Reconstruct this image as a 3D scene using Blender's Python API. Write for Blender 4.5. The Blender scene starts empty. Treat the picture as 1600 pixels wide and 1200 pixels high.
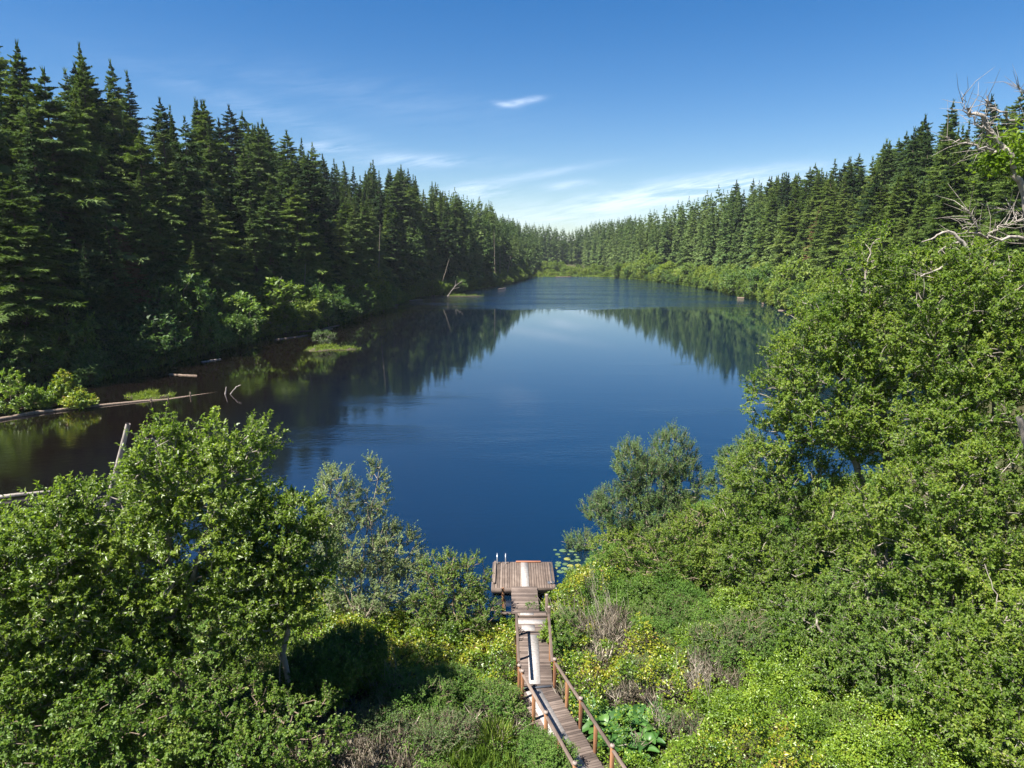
import bpy, math, random
import numpy as np
R = math.radians
rng = np.random.default_rng(7)
random.seed(7)

# ------------------------------------------------------------------ camera, sky, sun, exposure
sc = bpy.context.scene
col = sc.collection
H = 16.0; PITCH = R(10.7); FOC = 1060.0
cp, sp = math.cos(PITCH), math.sin(PITCH)
cam = bpy.data.cameras.new('camera'); camo = bpy.data.objects.new('camera', cam); col.objects.link(camo)
camo.location = (0, 0, H); camo.rotation_euler = (math.pi/2 - PITCH, 0, 0)
cam.sensor_width = 36; cam.lens = FOC/1600*36; cam.clip_end = 6000; cam.clip_start = 0.1
sc.camera = camo

SUN_EL = R(58); SUN_DIR = np.array([-0.53, -0.32]); SUN_DIR = SUN_DIR/np.linalg.norm(SUN_DIR)
sun = bpy.data.lights.new('sun', 'SUN'); suno = bpy.data.objects.new('sun', sun); col.objects.link(suno)
sun.energy = 5.0; sun.angle = R(0.5); sun.color = (1.0, 0.955, 0.87)
dx, dy, dz = SUN_DIR[0]*math.cos(SUN_EL), SUN_DIR[1]*math.cos(SUN_EL), math.sin(SUN_EL)
from mathutils import Vector, Matrix
suno.rotation_euler = Vector((dx, dy, dz)).to_track_quat('Z', 'Y').to_euler()

world = bpy.data.worlds.new('World'); sc.world = world; world.use_nodes = True
sc.view_settings.view_transform = 'Standard'; sc.view_settings.look = 'None'
sc.view_settings.exposure = 1.68; sc.view_settings.gamma = 1.0
sc.render.engine = 'CYCLES'
sc.cycles.max_bounces = 8; sc.cycles.diffuse_bounces = 5; sc.cycles.glossy_bounces = 3
sc.cycles.transmission_bounces = 6; sc.cycles.transparent_max_bounces = 4
sc.cycles.use_denoising = True; sc.cycles.use_adaptive_sampling = True

def pix_angles(u, v):
    d = np.array([0, cp, -sp])*FOC + np.array([1, 0, 0])*(u-800) + np.array([0, sp, cp])*(600-v)
    d = d/np.linalg.norm(d)
    return math.atan2(d[0], d[1]), math.asin(d[2])

def build_world():
    nt = world.node_tree; N = nt.nodes; L = nt.links
    bg = N['Background']
    sky = N.new('ShaderNodeTexSky'); sky.sky_type = 'NISHITA'; sky.sun_disc = False
    sky.sun_elevation = SUN_EL; sky.sun_rotation = math.atan2(dx, dy)
    sky.altitude = 50; sky.air_density = 1.0; sky.dust_density = 0.35; sky.ozone_density = 2.2
    tc = N.new('ShaderNodeTexCoord'); sx = N.new('ShaderNodeSeparateXYZ'); L.new(tc.outputs['Generated'], sx.inputs[0])
    def M(op, a, b=None):
        n = N.new('ShaderNodeMath'); n.operation = op
        for i, q in enumerate((a, b)):
            if q is None: continue
            if isinstance(q, (int, float)): n.inputs[i].default_value = q
            else: L.new(q, n.inputs[i])
        return n.outputs[0]
    az = M('ARCTAN2', sx.outputs[0], sx.outputs[1]); el = M('ARCSINE', sx.outputs[2])
    cmb = N.new('ShaderNodeCombineXYZ'); L.new(M('MULTIPLY', az, 9.0), cmb.inputs[0])
    tilt = M('SUBTRACT', el, M('MULTIPLY', az, 0.12)); L.new(M('MULTIPLY', tilt, 62.0), cmb.inputs[1])
    nz = N.new('ShaderNodeTexNoise'); nz.inputs['Scale'].default_value = 1.0; nz.inputs['Detail'].default_value = 7
    nz.inputs['Roughness'].default_value = 0.62; nz.inputs['Distortion'].default_value = 0.6; L.new(cmb.outputs[0], nz.inputs['Vector'])
    blobs = [(818,158,24,4,.14,.72), (788,163,16,3.5,-.12,.5), (752,301,42,10,0,.85), (512,231,34,6,.02,.55), (650,252,95,9,.0,.42), (830,275,100,6,.16,.34), (885,290,36,6,.1,.5),
             (1075,296,130,15,.12,.95), (1160,284,80,10,.1,.5), (950,322,170,15,.1,.45), (860,345,160,20,0,.24), (560,150,220,30,-.1,.08), (1000,345,300,22,0,.12), (430,180,160,14,-.25,.14)]
    total = None
    for (u, v, su, sv, sl, a) in blobs:
        ca, ce = pix_angles(u, v); k = 1/FOC
        A = M('SUBTRACT', az, ca); E = M('SUBTRACT', M('SUBTRACT', el, ce), M('MULTIPLY', A, sl))
        q = M('ADD', M('POWER', M('ABSOLUTE', M('DIVIDE', A, su*k)), 2.0), M('POWER', M('ABSOLUTE', M('DIVIDE', E, sv*k)), 2.0))
        g = M('MULTIPLY', M('EXPONENT', M('MULTIPLY', q, -1.0)), a)
        total = g if total is None else M('ADD', total, g)
    c2 = N.new('ShaderNodeCombineXYZ'); L.new(M('MULTIPLY', az, 22.0), c2.inputs[0]); L.new(M('MULTIPLY', M('SUBTRACT', el, M('MULTIPLY', az, .2)), 230.0), c2.inputs[1])
    n2 = N.new('ShaderNodeTexNoise'); n2.inputs['Scale'].default_value = 1.0; n2.inputs['Detail'].default_value = 6; n2.inputs['Roughness'].default_value = .6; n2.inputs['Distortion'].default_value = 1.0; L.new(c2.outputs[0], n2.inputs['Vector'])
    nn = M('MULTIPLY', M('SUBTRACT', M('ADD', M('MULTIPLY', nz.outputs['Fac'], .72), M('MULTIPLY', n2.outputs['Fac'], .28)), 0.38), 4.2)
    fac = M('MULTIPLY', total, nn)
    veil = M('MULTIPLY', M('EXPONENT', M('MULTIPLY', M('MAXIMUM', el, 0.0), -10.0)), 0.17)
    fac = M('ADD', M('MAXIMUM', fac, 0.0), veil)
    cl = N.new('ShaderNodeClamp'); L.new(fac, cl.inputs[0]); cl.inputs[2].default_value = 0.85
    # thin high-altitude paleness towards the skyline: part of the sky itself
    mix = N.new('ShaderNodeMix'); mix.data_type = 'RGBA'
    L.new(cl.outputs[0], mix.inputs['Factor'])
    hs = N.new('ShaderNodeHueSaturation'); hs.inputs['Saturation'].default_value = 1.44; hs.inputs['Hue'].default_value = 0.507; hs.inputs['Value'].default_value = 0.86
    L.new(sky.outputs[0], hs.inputs['Color']); L.new(hs.outputs[0], mix.inputs['A'])
    mix.inputs['B'].default_value = (6.3, 7.4, 8.9, 1)
    L.new(mix.outputs['Result'], bg.inputs['Color']); bg.inputs['Strength'].default_value = 0.050
build_world()

# ------------------------------------------------------------------ picture <-> place
def ray(u, v):
    return np.array([(u-800), cp*FOC + sp*(600-v), -sp*FOC + cp*(600-v)])
def G(u, v, z=0.0):
    d = ray(u, v); t = (z-H)/d[2]; return np.array([d[0]*t, d[1]*t, z])
def AY(u, v, Y):
    d = ray(u, v); t = Y/d[1]; return np.array([d[0]*t, Y, H+d[2]*t])
def proj(x, y, z):
    Z = y*cp-(z-H)*sp; yc = (z-H)*cp+y*sp
    return 800+FOC*x/Z, 600-FOC*yc/Z
def ztop(v, Y):
    t = (600-v)/FOC; return H + Y*(t*cp-sp)/(cp+t*sp)

# ------------------------------------------------------------------ helpers
def tag(o, label=None, cat=None, group=None, kind=None):
    if label: o['label'] = label
    if cat: o['category'] = cat
    if group: o['group'] = group
    if kind: o['kind'] = kind
    return o
def mesh_np(name, V, F, tint=None, smooth=False, mats=(), midx=None, extra=None):
    me = bpy.data.meshes.new(name)
    V = np.ascontiguousarray(V, dtype=np.float32); nF, k = F.shape
    me.vertices.add(len(V)); me.vertices.foreach_set('co', V.ravel())
    me.loops.add(nF*k); me.loops.foreach_set('vertex_index', F.astype(np.int32).ravel())
    me.polygons.add(nF); me.polygons.foreach_set('loop_start', np.arange(0, nF*k, k, dtype=np.int32))
    if midx is not None: me.polygons.foreach_set('material_index', midx.astype(np.int32))
    if smooth: me.polygons.foreach_set('use_smooth', np.ones(nF, dtype=bool))
    me.update(calc_edges=True)
    if tint is not None:
        a = me.attributes.new('tint', 'FLOAT', 'FACE'); a.data.foreach_set('value', tint.astype(np.float32))
    for m in mats: me.materials.append(m)
    me.validate()
    return me
def obj(name, me, parent=None, loc=None):
    o = bpy.data.objects.new(name, me); col.objects.link(o)
    if parent: o.parent = parent
    if loc is not None: o.location = loc
    return o
def empty(name, loc=(0,0,0), rz=0):
    o = bpy.data.objects.new(name, None); col.objects.link(o); o.location = loc; o.rotation_euler = (0,0,rz); o.empty_display_size = .3
    return o
def copy_tree(o, parent=None):
    c = o.copy(); col.objects.link(c)
    if parent: c.parent = parent
    for ch in o.children: copy_tree(ch, c)
    return c
def unit(a): return a/np.maximum(np.linalg.norm(a, axis=-1, keepdims=True), 1e-9)
def rvec(n): return unit(rng.normal(size=(n,3)))

def _hash(ix, iy, s):
    n = (ix*374761393 + iy*668265263 + s*1442695041) & 0xffffffff
    n = ((n ^ (n >> 13))*1274126177) & 0xffffffff
    return ((n ^ (n >> 16)) & 0xffff)/65535.0
def vnoise(x, y, s=0):
    x = np.asarray(x, float); y = np.asarray(y, float)
    ix = np.floor(x).astype(np.int64); iy = np.floor(y).astype(np.int64); fx = x-ix; fy = y-iy
    fx = fx*fx*(3-2*fx); fy = fy*fy*(3-2*fy)
    return (_hash(ix,iy,s)*(1-fx)*(1-fy)+_hash(ix+1,iy,s)*fx*(1-fy)+_hash(ix,iy+1,s)*(1-fx)*fy+_hash(ix+1,iy+1,s)*fx*fy)
def fbm(x, y, s=0, o=4):
    t = 0; a = .5; f = 1
    for i in range(o): t = t+a*vnoise(np.asarray(x)*f, np.asarray(y)*f, s+i); a *= .5; f *= 2.03
    return t

# ------------------------------------------------------------------ materials
MATS = {}
def nodes(name):
    m = bpy.data.materials.new(name); m.use_nodes = True; MATS[name] = m
    return m, m.node_tree.nodes, m.node_tree.links, m.node_tree.nodes['Principled BSDF']
def ramp(N, cols, pos=None):
    r = N.new('ShaderNodeValToRGB'); e = r.color_ramp.elements
    pos = pos or [i/(len(cols)-1) for i in range(len(cols))]
    while len(e) < len(cols): e.new(.5)
    for i, (c, p) in enumerate(zip(cols, pos)): e[i].position = p; e[i].color = (*c, 1)
    return r
def leafmat(name, cols, trans=.3, rough=.5, spec=.35, obj_var=0.0, tcol=(1.25,1.3,.6), nscale=.6):
    m, N, L, P = nodes(name)
    at = N.new('ShaderNodeAttribute'); at.attribute_name = 'tint'
    geo = N.new('ShaderNodeNewGeometry'); nz = N.new('ShaderNodeTexNoise'); nz.inputs['Scale'].default_value = nscale; nz.inputs['Detail'].default_value = 3
    L.new(geo.outputs['Position'], nz.inputs['Vector'])
    a = N.new('ShaderNodeMath'); a.operation = 'MULTIPLY_ADD'; L.new(nz.outputs['Fac'], a.inputs[0]); a.inputs[1].default_value = 1.3; a.inputs[2].default_value = -.65
    b = N.new('ShaderNodeMath'); b.operation = 'ADD'; L.new(at.outputs['Fac'], b.inputs[0]); L.new(a.outputs[0], b.inputs[1])
    src = b.outputs[0]
    if obj_var:
        oi = N.new('ShaderNodeObjectInfo'); c = N.new('ShaderNodeMath'); c.operation = 'MULTIPLY_ADD'
        L.new(oi.outputs['Random'], c.inputs[0]); c.inputs[1].default_value = obj_var; c.inputs[2].default_value = -obj_var/2
        d = N.new('ShaderNodeMath'); d.operation = 'ADD'; L.new(src, d.inputs[0]); L.new(c.outputs[0], d.inputs[1]); src = d.outputs[0]
    r = ramp(N, cols); L.new(src, r.inputs[0])
    L.new(r.outputs[0], P.inputs['Base Color']); P.inputs['Roughness'].default_value = rough
    P.inputs['Specular IOR Level'].default_value = spec
    out = N['Material Output']
    if trans > 0:
        t = N.new('ShaderNodeBsdfTranslucent'); mu = N.new('ShaderNodeMix'); mu.data_type = 'RGBA'; mu.blend_type = 'MULTIPLY'; mu.inputs['Factor'].default_value = 1
        L.new(r.outputs[0], mu.inputs['A']); mu.inputs['B'].default_value = (*tcol, 1); L.new(mu.outputs['Result'], t.inputs['Color'])
        mx = N.new('ShaderNodeMixShader'); mx.inputs[0].default_value = trans
        L.new(P.outputs[0], mx.inputs[1]); L.new(t.outputs[0], mx.inputs[2]); L.new(mx.outputs[0], out.inputs[0])
    return m
def barkmat(name, c1, c2, scale=6, rough=.9, stretch=4):
    m, N, L, P = nodes(name)
    tc = N.new('ShaderNodeTexCoord'); mp = N.new('ShaderNodeMapping'); mp.inputs['Scale'].default_value = (1,1,1/stretch)
    L.new(tc.outputs['Object'], mp.inputs[0]); nz = N.new('ShaderNodeTexNoise'); nz.inputs['Scale'].default_value = scale; nz.inputs['Detail'].default_value = 6; nz.inputs['Roughness'].default_value = .7
    L.new(mp.outputs[0], nz.inputs['Vector']); r = ramp(N, [c1, c2], [.35,.65]); L.new(nz.outputs['Fac'], r.inputs[0]); L.new(r.outputs[0], P.inputs['Base Color'])
    P.inputs['Roughness'].default_value = rough
    bp = N.new('ShaderNodeBump'); bp.inputs['Strength'].default_value = .6; bp.inputs['Distance'].default_value = .03; L.new(nz.outputs['Fac'], bp.inputs['Height']); L.new(bp.outputs[0], P.inputs['Normal'])
    return m

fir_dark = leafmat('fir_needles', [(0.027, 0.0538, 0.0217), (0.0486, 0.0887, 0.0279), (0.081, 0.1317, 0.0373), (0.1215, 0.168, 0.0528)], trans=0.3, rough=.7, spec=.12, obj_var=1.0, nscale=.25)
fir_olive_lit = leafmat('fir_needles_olive_lit', [(0.058, 0.0966, 0.0229), (0.0906, 0.1425, 0.0286), (0.1268, 0.1811, 0.04), (0.1631, 0.2053, 0.0572)], trans=0.32, rough=.7, spec=.12, obj_var=.6, nscale=.25)  # brighter needle copy: sunlight on the right-bank firs put into the colour
fir_rust = leafmat('fir_needles_rust', [(.05,.05,.022),(.10,.075,.035),(.16,.10,.05),(.12,.10,.04)], trans=.1, rough=.7, spec=.1, obj_var=.4)
fir_bark = barkmat('fir_bark', (.05,.035,.027), (.14,.105,.08), 3)
alder_leaf = leafmat('alder_leaf', [(0.0701, 0.1225, 0.015), (0.1193, 0.1866, 0.021), (0.1824, 0.2508, 0.033), (0.2666, 0.3266, 0.075)], trans=.56, rough=.36, spec=.5)
alder_leaf_b = leafmat('alder_leaf_small', [(0.0656, 0.1202, 0.0144), (0.112, 0.1832, 0.0202), (0.1776, 0.2519, 0.0317), (0.2869, 0.332, 0.0576)], trans=.56, rough=.45, spec=.3)
willow_leaf = leafmat('willow_leaf', [(0.1034, 0.1518, 0.0545), (0.1518, 0.2088, 0.0726), (0.207, 0.2656, 0.0968), (0.2898, 0.3416, 0.1331)], trans=0.45, rough=.5, spec=.35)
grey_leaf = leafmat('blue_green_leaf', [(.045,.095,.028),(.075,.135,.035),(.115,.185,.045),(.16,.225,.06)], trans=0.42, rough=.5, spec=.35)
dark_leaf = leafmat('dark_leaf', [(0.0495, 0.0994, 0.0143), (0.0844, 0.1515, 0.02), (0.131, 0.205, 0.0257), (0.2038, 0.2608, 0.0501)], trans=0.46, rough=.45, spec=.3)
bank_leaf = leafmat('bank_shrub_leaf', [(0.0438, 0.092, 0.024), (0.0775, 0.1437, 0.0336), (0.1187, 0.1955, 0.0432), (0.1875, 0.253, 0.06)], trans=0.45, rough=.5, spec=.3, obj_var=.7)
bank_leaf_y = leafmat('bank_shrub_leaf_yellow', [(0.0805, 0.1375, 0.022), (0.1265, 0.1925, 0.0286), (0.1782, 0.242, 0.0385), (0.23, 0.275, 0.055)], trans=0.45, rough=.5, spec=.3, obj_var=.7)
salal_y = leafmat('salal_leaf', [(0.0567, 0.114, 0.013), (0.104, 0.1805, 0.0156), (0.189, 0.247, 0.0182), (0.3118, 0.304, 0.026), (0.2079, 0.114, 0.0455)], trans=0.42, rough=.35, spec=.5, nscale=.8)
salal_g = leafmat('salal_leaf_green', [(0.066, 0.12, 0.012), (0.121, 0.2, 0.0168), (0.187, 0.28, 0.024), (0.286, 0.34, 0.036)], trans=0.42, rough=.38, spec=.45, nscale=.9)
fern_leaf = leafmat('fern_leaf', [(0.048, 0.1103, 0.0176), (0.0816, 0.1628, 0.0242), (0.126, 0.2205, 0.0352), (0.18, 0.2625, 0.0495)], trans=0.42, rough=.55, spec=.25, nscale=.8)
grass_leaf = leafmat('grass_blade', [(.06,.11,.015),(.09,.16,.02),(.13,.21,.03),(.2,.25,.05)], trans=.35, rough=.5, spec=.3)
cabbage_leaf = leafmat('cabbage_leaf', [(.025,.070,.016),(.038,.10,.02),(.06,.14,.028),(.11,.21,.04)], trans=.25, rough=.42, spec=.4)
dry_leaf = leafmat('dry_twig', [(.10,.08,.06),(.17,.14,.105),(.27,.23,.18),(.42,.37,.30)], trans=.1, rough=.8, spec=.1)
lily_leaf = leafmat('lily_leaf', [(.05,.09,.04),(.08,.13,.055),(.12,.17,.07),(.24,.22,.05)], trans=.1, rough=.4, spec=.5)
alder_bark = barkmat('alder_bark', (.12,.10,.08), (.30,.265,.22), 5)
brown_bark = barkmat('brown_bark', (.10,.07,.05), (.24,.18,.13), 8)
willow_bark = barkmat('willow_bark', (.12,.10,.07), (.28,.24,.18), 6)
dead_bark = barkmat('bleached_wood', (.16,.135,.115), (.37,.33,.285), 5)

def soil():
    m, N, L, P = nodes('ground_soil')
    tc = N.new('ShaderNodeTexCoord'); nz = N.new('ShaderNodeTexNoise'); nz.inputs['Scale'].default_value = .7; nz.inputs['Detail'].default_value = 9; nz.inputs['Roughness'].default_value = .7
    L.new(tc.outputs['Object'], nz.inputs['Vector']); r = ramp(N, [(.022,.018,.010),(.045,.038,.02),(.05,.062,.02),(.09,.09,.04)], [.3,.45,.58,.75]); L.new(nz.outputs['Fac'], r.inputs[0]); L.new(r.outputs[0], P.inputs['Base Color'])
    P.inputs['Roughness'].default_value = .95; P.inputs['Specular IOR Level'].default_value = .1
    return m
soil_m = soil()

def water_mat():
    m, N, L, P = nodes('lake_water')
    P.inputs['IOR'].default_value = 2.2; P.inputs['Roughness'].default_value = .02
    tc = N.new('ShaderNodeTexCoord'); sx = N.new('ShaderNodeSeparateXYZ'); L.new(tc.outputs['Object'], sx.inputs[0])
    def M(op, a, b=None, c=None, cl=False):
        n = N.new('ShaderNodeMath'); n.operation = op; n.use_clamp = cl
        for i, q in enumerate((a, b, c)):
            if q is None: continue
            if isinstance(q, (int, float)): n.inputs[i].default_value = q
            else: L.new(q, n.inputs[i])
        return n.outputs[0]
    def noise(sc_, det=4, vec=None, rough=.6):
        n = N.new('ShaderNodeTexNoise'); n.inputs['Scale'].default_value = sc_; n.inputs['Detail'].default_value = det; n.inputs['Roughness'].default_value = rough
        L.new(vec or tc.outputs['Object'], n.inputs['Vector']); return n.outputs['Fac']
    def mapped(s, rz=0):
        mp = N.new('ShaderNodeMapping'); mp.inputs['Scale'].default_value = s; mp.inputs['Rotation'].default_value = (0,0,rz); L.new(tc.outputs['Object'], mp.inputs[0]); return mp.outputs[0]
    # body: peaty brown water, with reflected sky blue painted in towards the right
    big = M('ADD', M('MULTIPLY_ADD', sx.outputs[0], .018, .72), M('MULTIPLY_ADD', noise(.03, 3, mapped((1,.5,1))), .5, -.25))
    r = ramp(N, [(.0042,.0028,.0024),(.0012,.0090,.022)], [.1,.8]); L.new(big, r.inputs[0]); L.new(r.outputs[0], P.inputs['Base Color'])
    # wind-ruffled water far out, calm water in the middle
    edge = M('MULTIPLY_ADD', noise(.02, 4, mapped((1,2.2,1))), 60.0, -30.0)
    yy = M('ADD', M('ADD', sx.outputs[1], edge), M('MULTIPLY_ADD', noise(.12, 5, mapped((.5,1.6,1), .1)), 60.0, -30.0))
    far = M('DIVIDE', M('SUBTRACT', yy, 208.0), 20.0, cl=True)
    cat = M('MULTIPLY', M('SUBTRACT', noise(.045, 3, mapped((.35,1.5,1), .12)), .46), 5.0, cl=True)
    near = M('DIVIDE', M('SUBTRACT', 92.0, yy), 40.0, cl=True)
    wind = M('MULTIPLY', far, M('MULTIPLY_ADD', cat, .7, .3))
    h1 = noise(5.0, 3, mapped((.8,1.4,1), .2)); h2 = noise(1.4, 2, mapped((.7,1.3,1), -.2))
    h = M('ADD', M('MULTIPLY', h1, .35), M('MULTIPLY', h2, 1.0))
    amp = M('ADD', M('MULTIPLY', wind, .6), M('ADD', M('MULTIPLY', near, M('MULTIPLY_ADD', cat, .06, .010)), .003))
    bp = N.new('ShaderNodeBump'); bp.inputs['Strength'].default_value = 1.0; bp.inputs['Distance'].default_value = 1.0
    L.new(M('MULTIPLY', h, M('MULTIPLY', amp, .55)), bp.inputs['Height']); L.new(bp.outputs[0], P.inputs['Normal'])
    L.new(M('MULTIPLY_ADD', wind, .10, .02), P.inputs['Roughness'])
    return m
water_m = water_mat()

def wood_mat(name, c1, c2, c3, along='x'):
    m, N, L, P = nodes(name)
    at = N.new('ShaderNodeAttribute'); at.attribute_name = 'tint'
    tc = N.new('ShaderNodeTexCoord'); mp = N.new('ShaderNodeMapping'); mp.inputs['Scale'].default_value = {'x':(1.5,22,22),'y':(22,1.5,22),'z':(22,22,1.5)}[along]
    L.new(tc.outputs['Object'], mp.inputs[0]); nz = N.new('ShaderNodeTexNoise'); nz.inputs['Scale'].default_value = 1; nz.inputs['Detail'].default_value = 6; nz.inputs['Roughness'].default_value = .7
    L.new(mp.outputs[0], nz.inputs['Vector'])
    n2 = N.new('ShaderNodeTexNoise'); n2.inputs['Scale'].default_value = 2.2; n2.inputs['Detail'].default_value = 5; L.new(tc.outputs['Object'], n2.inputs['Vector'])
    a = N.new('ShaderNodeMath'); a.operation = 'MULTIPLY_ADD'; L.new(at.outputs['Fac'], a.inputs[0]); a.inputs[1].default_value = .55; L.new(nz.outputs['Fac'], a.inputs[2])
    b = N.new('ShaderNodeMath'); b.operation = 'MULTIPLY_ADD'; L.new(n2.outputs['Fac'], b.inputs[0]); b.inputs[1].default_value = .5; L.new(a.outputs[0], b.inputs[2])
    r = ramp(N, [c1, c2, c3], [.7,1.0,1.35]); 
    s = N.new('ShaderNodeMath'); s.operation = 'MULTIPLY'; L.new(b.outputs[0], s.inputs[0]); s.inputs[1].default_value = .62
    for i, e in enumerate(r.color_ramp.elements): e.position = [.42,.62,.85][i]
    L.new(s.outputs[0], r.inputs[0]); L.new(r.outputs[0], P.inputs['Base Color']); P.inputs['Roughness'].default_value = .85
    bp = N.new('ShaderNodeBump'); bp.inputs['Strength'].default_value = .4; bp.inputs['Distance'].default_value = .01; L.new(nz.outputs['Fac'], bp.inputs['Height']); L.new(bp.outputs[0], P.inputs['Normal'])
    return m
deck_x = wood_mat('weathered_boards', (.046,.032,.026), (.094,.068,.055), (.175,.135,.112), 'x')
deck_y = wood_mat('weathered_boards_lengthwise', (.055,.038,.029), (.115,.083,.065), (.20,.155,.125), 'y')
post_m = wood_mat('stained_posts', (.10,.042,.018), (.20,.088,.036), (.29,.14,.065), 'z')
rail_m = wood_mat('weathered_rail', (.06,.041,.031), (.11,.078,.06), (.18,.135,.108), 'y')
red_m = wood_mat('reddish_board', (.13,.045,.02), (.20,.07,.03), (.27,.11,.06), 'x')
def panelmat():
    m, N, L, P = nodes('grip_panel')
    tc = N.new('ShaderNodeTexCoord'); nz = N.new('ShaderNodeTexNoise'); nz.inputs['Scale'].default_value = 9; nz.inputs['Detail'].default_value = 8; nz.inputs['Roughness'].default_value = .75
    L.new(tc.outputs['Object'], nz.inputs['Vector']); r = ramp(N, [(.17,.145,.13),(.28,.255,.24),(.37,.345,.33)], [.3,.5,.7]); L.new(nz.outputs['Fac'], r.inputs[0]); L.new(r.outputs[0], P.inputs['Base Color']); P.inputs['Roughness'].default_value = .9
    return m
panel_m = panelmat()
def plain(name, c, rough=.6, metal=0):
    m, N, L, P = nodes(name); nz = N.new('ShaderNodeTexNoise'); nz.inputs['Scale'].default_value = 12; nz.inputs['Detail'].default_value = 4
    tc = N.new('ShaderNodeTexCoord'); L.new(tc.outputs['Object'], nz.inputs['Vector'])
    r = ramp(N, [tuple(x*.75 for x in c), tuple(min(1,x*1.2) for x in c)]); L.new(nz.outputs['Fac'], r.inputs[0]); L.new(r.outputs[0], P.inputs['Base Color'])
    P.inputs['Roughness'].default_value = rough; P.inputs['Metallic'].default_value = metal; return m
cap_m = plain('grey_cap', (.21,.165,.14), .7)
alu_m = plain('aluminium', (.72,.74,.76), .35, .8)
dark_m = plain('dark_rubber', (.05,.055,.07), .7)
earth_m = plain('peat', (.05,.035,.022), .95)

# ------------------------------------------------------------------ lake outline and ground
LY = np.array([10,30,58,74,83,106,134,155,184,265,292,350,408,532.,860.]); LX = np.array([-60,-66,-76,-68,-54,-51,-49,-43.5,-40,-38,-27,-14,0,17.,48.])
RY = np.array([20,40,60,100,150,195,234,338,438,525.,860.]); RX = np.array([38,38,44,60,73,81,88,96,90,79.,68.])
NX = np.array([-90,-60,-20,-8,0,3,6,12,20,30,45.]); NY = np.array([38,35,31,29,27.6,31,38,42,44,50,60.])
FX = np.array([-20,17,40,60,79,100.]); FY = np.array([520,528,536,532,522,515.])
def outd(x, y):
    x = np.asarray(x, float); y = np.asarray(y, float)
    w = 2.2*(fbm(x*.09, y*.09, 3, 3)-.45)*np.clip((y-45)/40, 0, 1)
    dl = np.interp(y, LY, LX)-x; dr = x-np.interp(y, RY, RX); dn = np.interp(x, NX, NY)-y; df = y-np.interp(x, FX, FY)
    return dl+w, dr+w, dn+.5*(fbm(x*.4, y*.4, 5, 2)-.4), df+w
def terr(x, y):
    dl, dr, dn, df = outd(x, y); o = np.maximum(np.maximum(dl, dr), np.maximum(dn, df))
    bank = lambda d: np.where(d > 0, .12+24*(1-np.exp(-np.maximum(d-5,0)*.30/24))+.04*np.minimum(d,5), -99)
    hn = np.where(dn > 0, np.minimum(.10+.12*(1-np.exp(-dn/1.5))+.004*dn, .4), -99)
    hf = np.where(df > 0, .1+.2*(1-np.exp(-df/8))+np.minimum(np.maximum(df-160,0)*.05, 6), -99)
    land = np.maximum(np.maximum(bank(dl), bank(dr)), np.maximum(hn, hf))
    bump = (fbm(np.asarray(x)*.15, np.asarray(y)*.15, 9, 3)-.45)*np.clip(o*.15, 0, 1)*1.2
    water = -np.minimum(-o*.35, 2.2)-.02
    return np.where(o > 0, land+np.where(dn > 0, bump*.08, bump), water)

def build_ground():
    ys = np.concatenate([np.arange(-60, 10, 5), np.arange(10, 62, .8), np.arange(62, 150, 2.5), np.arange(150, 560, 5), np.arange(560, 1000, 25), np.arange(1000, 4001, 250)])
    xs = np.concatenate([np.arange(-2500,-400,150), np.arange(-400, -110, 20), np.arange(-110, -25, 2.5), np.arange(-25, 40, .8), np.arange(40, 130, 2.5), np.arange(130, 400, 20), np.arange(400, 2501, 150)])
    X, Y = np.meshgrid(xs, ys); Z = terr(X, Y)
    V = np.stack([X.ravel(), Y.ravel(), Z.ravel()], 1); nx, ny = len(xs), len(ys)
    i = np.arange(nx-1)[None,:]+np.arange(ny-1)[:,None]*nx; i = i.ravel()
    F = np.stack([i, i+1, i+1+nx, i+nx], 1)
    tag(obj('ground', mesh_np('ground', V, F, smooth=True, mats=[soil_m])), kind='structure')
    V = np.array([[-130,18,0],[150,18,0],[150,580,0],[-130,580,0]], float)
    tag(obj('water', mesh_np('water', V, np.array([[0,1,2,3]]), mats=[water_m])), kind='structure')
build_ground()

# ------------------------------------------------------------------ shape builders (numpy)
def tubes(P0, P1, r0, r1, sides=4):
    """one open frustum per segment"""
    n = len(P0); ax = unit(P1-P0); ref = np.where(np.abs(ax[:,2:3]) > .9, np.array([[1.,0,0]]), np.array([[0,0,1.]]))
    a = unit(np.cross(ax, ref)); b = np.cross(ax, a)
    th = np.arange(sides)*2*math.pi/sides
    ring = a[:,None,:]*np.cos(th)[None,:,None]+b[:,None,:]*np.sin(th)[None,:,None]
    V = np.concatenate([P0[:,None,:]+ring*r0[:,None,None], P1[:,None,:]+ring*r1[:,None,None]], 1).reshape(-1,3)
    k = np.arange(sides); k2 = (k+1) % sides
    f = np.stack([k, k2, k2+sides, k+sides], 1)
    F = (f[None]+(np.arange(n)*2*sides)[:,None,None]).reshape(-1,4)
    return V, F
def leaves(P, D, Nn, L, W, curl=.18):
    """folded diamond leaves, two triangles each. P base, D direction, Nn approximate normal"""
    D = unit(D); S = unit(np.cross(D, Nn)); U = np.cross(S, D); n = len(P)
    L = np.broadcast_to(L, n)[:,None]; W = np.broadcast_to(W, n)[:,None]
    mid = P+D*L*.45; up = U*W*curl
    V = np.stack([P, mid+S*W*.5+up, P+D*L-U*L*.12, mid-S*W*.5+up], 1).reshape(-1,3)
    b = np.arange(n)*4
    F = np.stack([np.stack([b, b+1, b+2], 1), np.stack([b, b+2, b+3], 1)], 1).reshape(-1,3)
    return V, F
def merge(parts):
    Vs, Fs, o = [], [], 0
    for V, F in parts: Vs.append(V); Fs.append(F+o); o += len(V)
    return np.concatenate(Vs), np.concatenate(Fs)
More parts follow.
